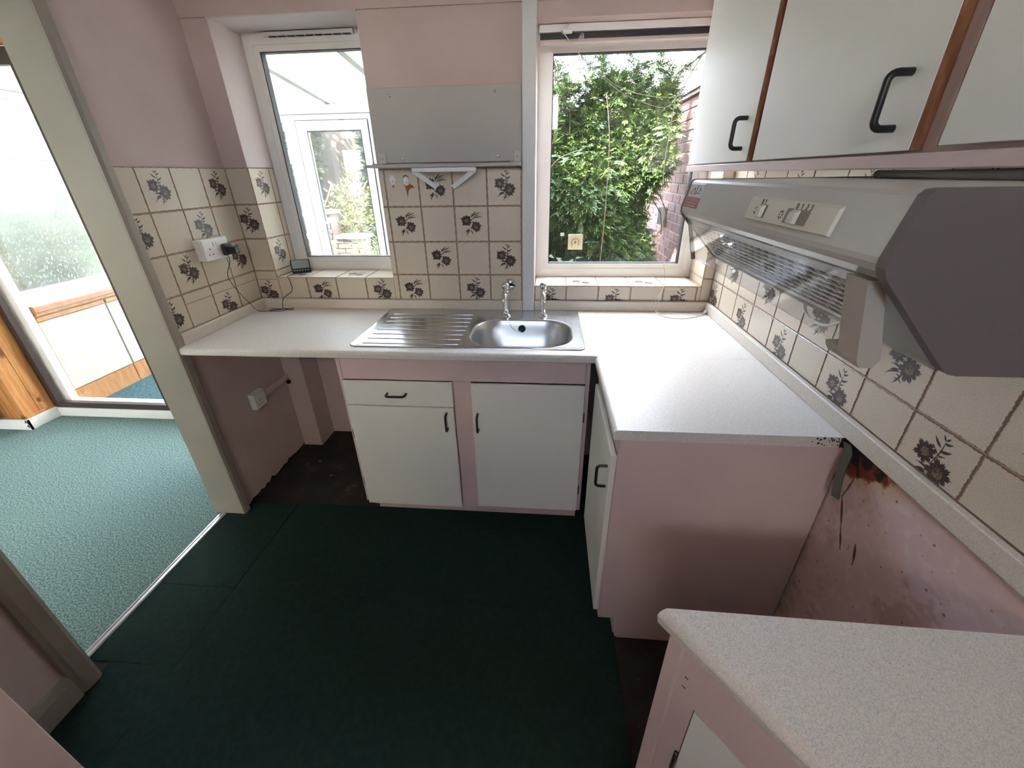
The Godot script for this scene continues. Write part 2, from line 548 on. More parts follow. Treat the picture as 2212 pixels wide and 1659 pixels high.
func build_shell() -> void:
	# ---- window wall
	var s := S()
	var f := -0.006
	var zb := -0.29
	box(s, Vector3(-2.41, -0.3, zb), Vector3(-2.165, 2.075, f))
	box(s, Vector3(-2.165, -0.3, zb), Vector3(-1.63, 0.88, -0.165))
	box(s, Vector3(-1.63, -0.3, zb), Vector3(-1.545, 0.88, f))
	box(s, Vector3(-2.165, 0.88, zb), Vector3(-1.545, 1.039, f))
	box(s, Vector3(-1.545, -0.3, zb), Vector3(-0.846, 2.075, f))
	box(s, Vector3(-0.846, -0.3, zb), Vector3(-0.046, 1.004, f))
	box(s, Vector3(-0.046, -0.3, zb), Vector3(0.256, 2.075, f))
	box(s, Vector3(-0.846, 2.025, zb), Vector3(-0.046, 2.075, f))
	box(s, Vector3(-2.41, 2.075, zb), Vector3(0.256, 2.6, 0.004))
	var wb := structure("wall_back", s, M.pink, "pink plastered window wall with brown flower tiles above the worktop")
	# paler paint inside the left window reveal
	boxpart(Vector3(-2.165, 1.545, -0.2), Vector3(-2.1605, 2.075, 0.0), "reveal", M.revealpaint, wb)
	boxpart(Vector3(-2.165, 2.0705, -0.2), Vector3(-1.545, 2.075, 0.0035), "reveal", M.revealpaint, wb)
	boxpart(Vector3(-1.5495, 1.045, -0.2), Vector3(-1.545, 2.07, -0.0065), "reveal", M.revealpaint, wb)
	boxpart(Vector3(-0.846, 1.01, -0.2), Vector3(-0.8435, 2.025, -0.0065), "reveal", M.revealpaint, wb)
	rng.seed = 5
	var X := Vector3.RIGHT
	var Y := Vector3.UP
	var g0 := -0.0065
	var g1 := -0.0015
	# narrow strip between the left wall and the first window
	grout(wb, Vector3(-2.274, 0.937, g0), Vector3(-2.162, 1.543, g1))
	var nib := [[1.388, 0.155, 0, 0.0, 1.0], [1.233, 0.155, 1, 0.0, 1.0], [1.078, 0.155, 0, 0.0, 1.0], [1.035, 0.043, 0, 0.0, 0.28], [0.937, 0.098, 1, 0.05, 0.68]]
	for r in nib:
		tile(wb, Vector3(-2.2735, r[0], 0), X, Y, 0.112, r[1], r[2], Rect2(0.2, r[3], 0.72, r[4] - r[3]))
	# band below the first window, its left reveal and sill
	grout(wb, Vector3(-2.162, 0.937, g0), Vector3(-1.549, 1.044, g1))
	for i in 4:
		var w := P if i < 3 else 0.147
		tile(wb, Vector3(-2.1605 + i * P, 0.937, 0), X, Y, w, 0.107, [0, 2, 0, 1][i], Rect2(0, 0.04, w / P, 0.7))
	grout(wb, Vector3(-2.164, 1.046, -0.195), Vector3(-2.1627, 1.543, 0.0))
	for r in [[1.388, 0.155, 1, 0.0, 1.0], [1.233, 0.155, 0, 0.0, 1.0], [1.078, 0.155, 1, 0.0, 1.0], [1.045, 0.033, 0, 0.0, 0.2]]:
		tile(wb, Vector3(-2.161, r[0], 0.0), Vector3.FORWARD, Y, P, r[1], r[2], Rect2(0, r[3], 1, r[4] - r[3]))
		tile(wb, Vector3(-2.161, r[0], -P), Vector3.FORWARD, Y, 0.043, r[1], 0, Rect2(0, r[3], 0.28, r[4] - r[3]))
	grout(wb, Vector3(-2.16, 1.0385, -0.2), Vector3(-1.551, 1.043, -0.0005))
	for i in 4:
		var w := P if i < 3 else 0.145
		tile(wb, Vector3(-2.1605 + i * P, 1.045, 0.0), X, Vector3.FORWARD, w, P, [2, 0, 2, 0][i], Rect2(0, 0, w / P, 1))
		tile(wb, Vector3(-2.1605 + i * P, 1.045, -P), X, Vector3.FORWARD, w, 0.045, 0, Rect2(0, 0, w / P, 0.3))
	# pier between the windows
	grout(wb, Vector3(-1.549, 0.937, g0), Vector3(-0.899, 1.526, g1))
	var rows := [1.3716, 1.2166, 1.0616, 0.937]
	var hs := [0.155, 0.155, 0.155, 0.1246]
	var pd := [[0, 2, 0, 1], [2, 0, 2, 0], [0, 2, 0, 1], [2, 0, 1, 0]]
	for j in 4:
		tile(wb, Vector3(-1.549, rows[j], 0), X, Y, 0.0255, hs[j], 0, Rect2(0.83, 0, 0.17, hs[j] / P))
		for i in 4:
			tile(wb, Vector3(-1.5235 + i * P, rows[j], 0), X, Y, P, hs[j], pd[j][i], Rect2(0, 0, 1, hs[j] / P))
	# band below the second window, sill, right reveal and strip to the corner
	grout(wb, Vector3(-0.842, 0.937, g0), Vector3(-0.0005, 1.008, g1))
	grout(wb, Vector3(-0.046, 0.937, g0), Vector3(-0.0005, 1.545, g1))
	for i in 5:
		tile(wb, Vector3(-0.8405 + i * P, 0.937, 0), X, Y, P, 0.072, [1, 0, 1, 0, 1][i], Rect2(0, 0.0, 1, 0.47))
		tile(wb, Vector3(-0.8405 + i * P, 1.0095, 0.0), X, Vector3.FORWARD, P, P, [0, 2, 0, 2, 0][i])
		tile(wb, Vector3(-0.8405 + i * P, 1.0095, -P), X, Vector3.FORWARD, P, 0.045, 0, Rect2(0, 0, 1, 0.3))
	tile(wb, Vector3(-0.0655, 0.937, 0), X, Y, 0.0205, 0.072, 0, Rect2(0, 0, 0.13, 0.47))
	grout(wb, Vector3(-0.84, 1.0035, -0.2), Vector3(-0.048, 1.0075, -0.0005))
	grout(wb, Vector3(-0.0457, 1.01, -0.2), Vector3(-0.0443, 1.545, 0.0))
	for j in 4:
		var y0: float = [1.0095, 1.045, 1.2, 1.355][j]
		var hh: float = [0.0355, 0.155, 0.155, 0.155][j]
		tile(wb, Vector3(-0.047, y0, -P - 0.001), Vector3.BACK, Y, P, hh, 0, Rect2(0, 0, 1, hh / P))
		tile(wb, Vector3(-0.047, y0, -0.2), Vector3.BACK, Y, 0.043, hh, 0, Rect2(0, 0, 0.28, hh / P))
		if j == 0:
			tile(wb, Vector3(-0.0455, 0.937, 0), X, Y, 0.045, 0.108, 0, Rect2(0.1, 0, 0.29, 0.7))
		else:
			tile(wb, Vector3(-0.0455, y0, 0), X, Y, 0.045, hh, 0, Rect2(0.1, 0, 0.29, 1))
	# rusty drips below the stick-on hooks, small drill holes
	# ---- left wall with the doorway
	s = S()
	box(s, Vector3(-2.41, -0.3, -0.006), Vector3(XL - 0.006, 2.6, 0.575))
	box(s, Vector3(-2.41, 2.0, 0.575), Vector3(XL - 0.006, 2.6, 1.345))
	box(s, Vector3(-2.41, -0.3, 1.345), Vector3(XL - 0.006, 2.6, 3.6))
	var wl := structure("wall_left", s, M.pink, "pink wall with the doorway and flower tiles around the double socket")
	grout(wl, Vector3(XL - 0.0065, 0.937, 0.0), Vector3(XL - 0.0015, 1.543, 0.556))
	var zs := [0.0, 0.159, 0.314, 0.469]
	var ws := [0.158, 0.155, 0.155, 0.09]
	for i in 4:
		var u := Rect2(0, 0, 1, 1)
		var uo := 0.0
		if i == 3:
			uo = 0.42
		for j in 3:
			tile(wl, Vector3(XL, 1.388 - j * P, zs[i] + ws[i]), Vector3.FORWARD, Y, ws[i], P, 1 if (i + j) % 2 == 0 else 0, Rect2(uo, 0, 1.0 - uo, 1))
		if i < 3:
			tile(wl, Vector3(XL, 1.035, zs[i] + ws[i]), Vector3.FORWARD, Y, ws[i], 0.043, 0, Rect2(0, 0, 1, 0.28))
			tile(wl, Vector3(XL, 0.937, zs[i] + ws[i]), Vector3.FORWARD, Y, ws[i], 0.098, 1 if i == 1 else 0, Rect2(0, 0.03, 1, 0.64))
		else:
			tile(wl, Vector3(XL, 0.937, zs[i] + ws[i]), Vector3.FORWARD, Y, ws[i], 0.141, 1, Rect2(uo, 0, 1.0 - uo, 0.91))
	s = S()
	rng.seed = 45
	var jag := [Vector2(0.55, -0.003), Vector2(0.0, -0.003)]
	for k in 24:
		jag.append(Vector2(0.55 * k / 23.0, rng.randf_range(0.002, 0.016) + (0.012 if k % 7 == 0 else 0.0)))
	prism(s, jag, "x", XL - 0.007, XL - 0.0052)
	put(s, "broken_plaster_edge", M.screed, wl)
	# ---- right wall
	s = S()
	box(s, Vector3(0.006, -0.3, -0.29), Vector3(0.256, 2.6, 3.6))
	var wr := structure("wall_right", s, M.pink, "pink wall behind the hood with flower tiles and a scorched cooker gap")
	grout(wr, Vector3(0.0015, 0.937, 0.0), Vector3(0.0065, 1.511, 2.4))
	for j in 4:
		var y0: float = [0.937, 1.0447, 1.1997, 1.3547][j]
		var hh: float = [0.1077, P, P, P][j]
		tile(wr, Vector3(0, y0, 0), Vector3.BACK, Y, 0.1236, hh, (1 if j % 2 == 0 else 0), Rect2(0.2, 0, 0.8, hh / P))
		for i in 15:
			tile(wr, Vector3(0, y0, 0.1236 + i * P), Vector3.BACK, Y, P, hh, 1 if (i + 1 + j) % 2 == 0 else 0, Rect2(0, 0, 1, hh / P))
	# scorched plaster in the cooker gap
	s = S()
	var cs := [Vector3(0.0, 0, 1.06), Vector3(0.0, 0, 1.61), Vector3(0.0, 0.889, 1.61), Vector3(0.0, 0.889, 1.06)]
	var uvs := [Vector2(0, 1), Vector2(1, 1), Vector2(1, 0), Vector2(0, 0)]
	for k in [0, 2, 1, 0, 3, 2]:
		s.set_uv(uvs[k])
		s.add_vertex(cs[k])
	for pair in [[0, 1], [1, 2], [2, 3], [3, 0]]:
		var a: Vector3 = cs[pair[0]]
		var b: Vector3 = cs[pair[1]]
		for p in [a, b, b + Vector3(0.0055, 0, 0), a, b + Vector3(0.0055, 0, 0), a + Vector3(0.0055, 0, 0)]:
			s.set_uv(Vector2(0.9, 0.9))
			s.add_vertex(p)
	var bp := put(s, "plaster", M.burn, wr)
	bp.set_meta("label", "grease stained and scorched pink plaster in the cooker gap")
	# ---- ceiling, wall behind the viewer, kitchen floor
	s = S()
	box(s, Vector3(-2.41, 2.45, -0.29), Vector3(0.256, 2.7, 3.6))
	structure("ceiling", s, M.white, "white kitchen ceiling above the frame")
	s = S()
	box(s, Vector3(-2.41, -0.3, 3.4), Vector3(0.256, 1.98, 3.6))
	box(s, Vector3(-2.41, 2.33, 3.4), Vector3(0.256, 2.6, 3.6))
	box(s, Vector3(-2.41, 1.98, 3.4), Vector3(-1.36, 2.33, 3.6))
	box(s, Vector3(-0.70, 1.98, 3.4), Vector3(0.256, 2.33, 3.6))  # opening added between these boxes to let in fill light from behind
	structure("wall_front", s, M.pink, "pink wall behind the viewer with an added opening for fill light")
	s = S()
	box(s, Vector3(-2.41, -0.1, -0.2), Vector3(0.02, -0.004, 3.4))
	var fl := structure("floor", s, M.screed, "kitchen floor of worn dark green sheet over bare black screed")
	var ft := -0.0005
	boxpart(Vector3(-2.378, -0.0045, 0.512), Vector3(-2.0318, ft, 0.9935), "floor_sheet", M.greenfloor, fl, 0.0006)
	boxpart(Vector3(-2.0298, -0.0045, 0.500), Vector3(-0.560, ft, 0.9975), "floor_sheet", M.greenfloor, fl, 0.0006)
	boxpart(Vector3(-2.378, -0.0045, 0.9955), Vector3(-2.0298, ft, 1.30), "floor_sheet", M.greenfloor, fl, 0.0006)
	boxpart(Vector3(-2.0288, -0.0045, 0.9985), Vector3(-0.508, ft, 3.4), "floor_sheet", M.greenfloor, fl, 0.0006)
	boxpart(Vector3(-2.274, -0.0045, 1.3002), Vector3(-2.0298, ft, 3.4), "floor_sheet", M.greenfloor, fl, 0.0006)
	# paint flakes and grit on the bare screed
	rng.seed = 8
	s = S()
	for i in 70:
		var p := Vector2(rng.randf_range(-2.2, -1.65), rng.randf_range(-0.05, 0.48)) if i < 40 else Vector2(rng.randf_range(-0.49, -0.2), rng.randf_range(1.1, 1.58))
		var r := rng.randf_range(0.0008, 0.0025) if i % 14 else rng.randf_range(0.005, 0.010)
		var blob := []
		for k in 7:
			blob.append(p + Vector2(cos(TAU * k / 7.0) * 1.5, sin(TAU * k / 7.0)) * r * rng.randf_range(0.5, 1.2))
		prism(s, blob, "y", -0.0042, -0.0028)
	var gr := put(s, "paint_flakes", mat(c8(112, 90, 74), 0.9), fl)
	gr.set_meta("kind", "stuff")

func build_trim() -> void:
	var s := S()
	# door lining: jambs and head
	box(s, Vector3(-2.415, 0, 0.575), Vector3(-2.268, 2.0, 0.597), 0.002)
	box(s, Vector3(-2.415, 0, 1.335), Vector3(-2.268, 2.0, 1.357), 0.002)
	box(s, Vector3(-2.415, 1.975, 0.597), Vector3(-2.268, 2.0, 1.335), 0.002)
	structure("door_1", s, M.gloss, "off-white painted lining of the open doorway")
	s = S()
	var pf := [Vector2(-2.28, 0.55), Vector2(-2.264, 0.552), Vector2(-2.259, 0.558), Vector2(-2.259, 0.583), Vector2(-2.264, 0.596), Vector2(-2.28, 0.597)]
	var pl := []
	for p in pf:
		pl.append(p)
	prism(s, pl, "y", 0.0, 2.02)
	structure("trim_1", s, M.gloss, "off-white painted architrave beside the tiled wall")
	s = S()
	prism(s, [Vector2(-2.28, 1.335), Vector2(-2.264, 1.337), Vector2(-2.256, 1.35), Vector2(-2.258, 1.385), Vector2(-2.266, 1.40), Vector2(-2.28, 1.402)], "y", 0.0, 2.02)
	structure("trim_2", s, M.gloss, "off-white painted architrave on the near side of the doorway")
	s = S()
	box(s, Vector3(-2.28, 2.0, 0.597), Vector3(-2.26, 2.05, 1.402), 0.003)
	structure("trim_3", s, M.gloss, "off-white painted architrave over the doorway")
	s = S()
	prism(s, [Vector2(-2.28, 0), Vector2(-2.258, 0), Vector2(-2.258, 0.075), Vector2(-2.266, 0.098), Vector2(-2.28, 0.1)], "z", 1.402, 3.4)
	structure("baseboard_left", s, M.gloss, "off-white painted skirting board below the pink wall")
	s = S()
	box(s, Vector3(-2.392, 0.0, 1.289), Vector3(-2.376, 1.97, 1.335), 0.001)
	var st := structure("trim_4", s, mat(c8(112, 116, 118), 0.4, 0.6), "grey metal strip with screw holes on the near door jamb")
	for y in [0.06, 0.17, 0.30, 0.43]:
		var h := S(true)
		lathe(h, Vector3(-2.3755, y, 1.30), Vector3.RIGHT, [[0.0, 0.0004], [0.0035, 0.0006], [0.0035, 0.0]], 10)
		put(h, "screw_hole", M.dark, st)
	# threshold strip between carpet and kitchen floor: two bright ridges
	s = S()
	prism(s, [Vector2(-2.392, -0.001), Vector2(-2.388, 0.005), Vector2(-2.381, 0.006), Vector2(-2.378, 0.003), Vector2(-2.374, 0.003), Vector2(-2.371, 0.006), Vector2(-2.364, 0.005), Vector2(-2.360, -0.001)], "z", 0.597, 1.335)
	structure("trim_5", s, M.alu, "bright aluminium threshold strip between teal carpet and green floor")
	# vertical cable cover between the windows
	s = S()
	box(s, Vector3(-0.9, 0.889, -0.006), Vector3(-0.8425, 2.45, 0.022), 0.003)
	structure("trim_6", s, mat(c8(206, 204, 202), 0.4), "tall grey white boxed upright between the tiles and the garden window")

# ---------------------------------------------------------------- windows
func upvc_frame(parent: Node, called: String, x0: float, x1: float, y0: float, y1: float, z0: float, z1: float, w: float) -> void:   # four mitred bars with a sloped bead, parallel to the window wall
	var bars := [[Vector2(x0, y0), Vector2(x1, y0), Vector2(x1 - w, y0 + w), Vector2(x0 + w, y0 + w)], [Vector2(x0, y1), Vector2(x1, y1), Vector2(x1 - w, y1 - w), Vector2(x0 + w, y1 - w)], [Vector2(x0, y0), Vector2(x0, y1), Vector2(x0 + w, y1 - w), Vector2(x0 + w, y0 + w)], [Vector2(x1, y0), Vector2(x1, y1), Vector2(x1 - w, y1 - w), Vector2(x1 - w, y0 + w)]]
	for b in bars:
		var s := S()
		var e := 0.0004
		var c := Vector2.ZERO
		for p in b:
			c += p * 0.25
		var q := []
		for p in b:
			q.append(p.move_toward(c, e))
		prism(s, q, "z", z0, z1)
		put(s, called, M.upvc, parent)

func glazed(n: String, x0: float, x1: float, y0: float, y1: float, label: String) -> MeshInstance3D:
	var s := S()
	var z1 := -0.2
	box(s, Vector3(x0, y0, -0.27), Vector3(x0 + 0.012, y1, z1 - 0.001))
	box(s, Vector3(x1 - 0.012, y0, -0.27), Vector3(x1, y1, z1 - 0.001))
	box(s, Vector3(x0 + 0.012, y0, -0.27), Vector3(x1 - 0.012, y0 + 0.012, z1 - 0.001))
	box(s, Vector3(x0 + 0.012, y1 - 0.012, -0.27), Vector3(x1 - 0.012, y1, z1 - 0.001))
	var w := structure(n, s, M.upvc, label)
	upvc_frame(w, "frame_bar", x0, x1, y0, y1, -0.26, z1, 0.042)
	# bead, slightly behind the frame face
	upvc_frame(w, "glazing_bead", x0 + 0.042, x1 - 0.042, y0 + 0.042, y1 - 0.042, -0.25, z1 - 0.004, 0.024)
	s = S()
	var i := 0.066
	box(s, Vector3(x0 + i, y0 + i, -0.244), Vector3(x0 + i + 0.004, y1 - i, -0.208))
	box(s, Vector3(x1 - i - 0.004, y0 + i, -0.244), Vector3(x1 - i, y1 - i, -0.208))
	box(s, Vector3(x0 + i, y0 + i, -0.244), Vector3(x1 - i, y0 + i + 0.003, -0.208))
	box(s, Vector3(x0 + i, y1 - i - 0.003, -0.244), Vector3(x1 - i, y1 - i, -0.208))
	put(s, "rubber_seal", M.seal, w)
	boxpart(Vector3(x0 + i, y0 + i, -0.238), Vector3(x1 - i, y1 - i, -0.234), "pane", M.glass, w)
	return w

func build_windows() -> void:
	var w1 := glazed("window_1", -2.1615, -1.549, 1.0455, 2.0705, "white plastic window looking into the conservatory")
	var s := S()
	prism(s, [Vector2(-0.2, 2.052), Vector2(-0.186, 2.052), Vector2(-0.178, 2.058), Vector2(-0.178, 2.066), Vector2(-0.19, 2.0705), Vector2(-0.2, 2.0705)], "x", -2.05, -1.64)
	var v := put(s, "trickle_vent", M.plastic, w1)
	for k in 9:
		boxpart(Vector3(-2.025 + k * 0.042, 2.0505, -0.197), Vector3(-1.99 + k * 0.042, 2.0525, -0.182), "vent_slot", M.seal, v)
	glazed("window_2", -0.8435, -0.047, 1.011, 2.024, "wide white plastic window with garden climbers outside")

# ---------------------------------------------------------------- worktops and sink
func nose(front: float, back: float, top: float, bot: float, r: float, sgn := 1.0) -> Array:   # worktop profile with a rounded front edge; front lies sgn-wards of back
	var p := [Vector2(back, bot), Vector2(back, top)]
	for k in 7:
		var t := PI * 0.5 * k / 6.0
		p.append(Vector2(front - sgn * r * (1.0 - sin(t)), top - r * (1.0 - cos(t))))
	p.append(Vector2(front, bot + 0.004))
	p.append(Vector2(front - sgn * 0.004, bot))
	return p

func build_worktops() -> void:
	var t := thing("worktop", Vector3(-1.14, WT - TK, 0.3), "pale speckled laminate worktop holding the steel sink below the windows", "worktop")
	var s := S()
	var y0 := WT - TK
	var D := 0.59
	# front strip with rounded nose, then the rest round the bowl cut-out
	prism(s, nose(D, 0.532, WT, y0, 0.014), "x", XL + 0.001, -0.592)
	box(s, Vector3(XL + 0.001, y0, -0.003), Vector3(-1.125, WT, 0.532))
	box(s, Vector3(-0.645, y0, -0.003), Vector3(0.0, WT, 0.532))
	box(s, Vector3(-0.592, y0, 0.532), Vector3(0.0, WT, 0.5895))
	box(s, Vector3(-1.125, y0, -0.003), Vector3(-0.645, WT, 0.15))
	put(s, "top", M.laminate, t)
	s = S()
	box(s, Vector3(XL + 0.019, WT, 0.0005), Vector3(-0.901, WT + 0.047, 0.0185), 0.0025)
	box(s, Vector3(-0.841, WT, 0.0005), Vector3(-0.001, WT + 0.047, 0.0185), 0.0025)
	box(s, Vector3(XL + 0.0005, WT, 0.0005), Vector3(XL + 0.0185, WT + 0.047, 0.556), 0.0025)
	put(s, "upstand", M.upstand, t)
	done()
	t = thing("worktop", Vector3(-0.3, WT - TK, 0.84), "pale speckled laminate worktop on the pink cabinet beside the cooker gap", "worktop")
	s = S()
	prism(s, nose(-0.594, 0.0, WT, y0, 0.014, -1.0), "z", 0.5905, 1.0865)
	put(s, "top", M.laminate, t)
	s = S()
	for i in 60:   # scorched end by the wall
		rng.seed = 60 + i
		var q := Vector3(-0.006 - pow(rng.randf(), 2.2) * 0.085, y0 + 0.005 + rng.randf() * (TK - 0.008), 1.0865)
		var r := rng.randf_range(0.0006, 0.0034)
		var blob := []
		for k in 9:
			blob.append(Vector2(q.x, q.y) + Vector2(cos(TAU * k / 9.0), sin(TAU * k / 9.0)) * r * rng.randf_range(0.6, 1.3))
		prism(s, blob, "z", 1.0865, 1.0870)
	box(s, Vector3(-0.022, y0 + 0.001, 1.0865), Vector3(-0.001, WT - 0.001, 1.0872))
	put(s, "scorch_mark", mat(c8(40, 24, 20), 0.9), t)
	done()
	s = S()
	box(s, Vector3(-0.0185, WT + 0.0002, 0.0195), Vector3(-0.0005, WT + 0.047, 2.3), 0.0025)
	tag(put(s, "wall_upstand", M.upstand), "long pale laminate upstand along the tiled wall and across the cooker gap", "upstand")
	# worktop on the corner unit in the foreground, front edge running at an angle
	t = thing("worktop", Vector3(-0.25, WT - TK, 1.9), "pale speckled laminate worktop on the angled cabinet across the cooker gap", "worktop")
	s = S()
	var dir := Vector2(0.6, 0.8)
	var a := Vector2(-0.592, 1.596)
	var b := a + dir * 0.80
	var nrm := Vector2(-0.8, 0.6)   # outwards over the cabinet front
	var layers := []
	for k in 6:
		var ang := PI * 0.5 * k / 5.0
		layers.append([0.014 * (1.0 - cos(ang)) * -1.0, WT - 0.014 * (1.0 - sin(ang))])
	layers.push_front([-0.003, y0])
	var outline := func(off: float) -> Array:
		return [a + nrm * off + dir * (-0.004 - off * 0.4), b + nrm * off, Vector2(0.0, 2.236), Vector2(0.0, 1.596)]
	for i in layers.size() - 1:
		var o0: Array = outline.call(layers[i][0])
		var o1: Array = outline.call(layers[i + 1][0])
		for k in 4:
			var k2 := (k + 1) % 4
			var e: Vector2 = o0[k2] - o0[k]
			quad(s, Vector3(o0[k].x, layers[i][1], o0[k].y), Vector3(o0[k2].x, layers[i][1], o0[k2].y), Vector3(o1[k2].x, layers[i + 1][1], o1[k2].y), Vector3(o1[k].x, layers[i + 1][1], o1[k].y), Vector3(-e.y, 0.3, e.x) * (1.0 if k == 0 else 1.0))
	var top: Array = outline.call(layers[-1][0])
	var bot: Array = outline.call(layers[0][0])
	for k in [1, 2]:
		trin(s, Vector3(top[0].x, WT, top[0].y), Vector3(top[k].x, WT, top[k].y), Vector3(top[k + 1].x, WT, top[k + 1].y), Vector3.UP)
		trin(s, Vector3(bot[0].x, y0, bot[0].y), Vector3(bot[k].x, y0, bot[k].y), Vector3(bot[k + 1].x, y0, bot[k + 1].y), Vector3.DOWN)
	put(s, "top", M.laminate, t)
	done()

func round_rect(x0: float, x1: float, z0: float, z1: float, r: float, n: int) -> Array:   # 4 n points in the floor plane, starting at the +x +z corner
	var out := []
	for c in [[x1 - r, z1 - r, 0.0], [x0 + r, z1 - r, PI * 0.5], [x0 + r, z0 + r, PI], [x1 - r, z0 + r, PI * 1.5]]:
		for k in n:
			var t: float = c[2] + PI * 0.5 * k / (n - 1)
			out.append(Vector2(c[0] + r * cos(t), c[1] + r * sin(t)))
	return out

func loops(s: SurfaceTool, ls: Array, inward_down := true) -> void:   # skin between loops of [points, y]
	for i in ls.size() - 1:
		var n: int = ls[i][0].size()
		for k in n:
			var k2 := (k + 1) % n
			var a: Vector2 = ls[i][0][k]
			var b: Vector2 = ls[i][0][k2]
			var c: Vector2 = ls[i + 1][0][k2]
			var d: Vector2 = ls[i + 1][0][k]
			if a.distance_to(b) < 0.00001 and c.distance_to(d) < 0.00001:
				continue
			var nn := Vector3.UP
			var va := Vector3(a.x, ls[i][1], a.y)
			var vb := Vector3(b.x, ls[i][1], b.y)
			var vc := Vector3(c.x, ls[i + 1][1], c.y)
			var vd := Vector3(d.x, ls[i + 1][1], d.y)
			var fn := (vc - va).cross(vd - vb)
			if absf(fn.normalized().y) < 0.15:
				var mid := Vector2.ZERO
				for p in ls[i][0]:
					mid += p / n
				nn = Vector3(mid.x - a.x, 0, mid.y - a.y) * (1.0 if inward_down else -1.0)
			quad(s, va, vb, vc, vd, nn)

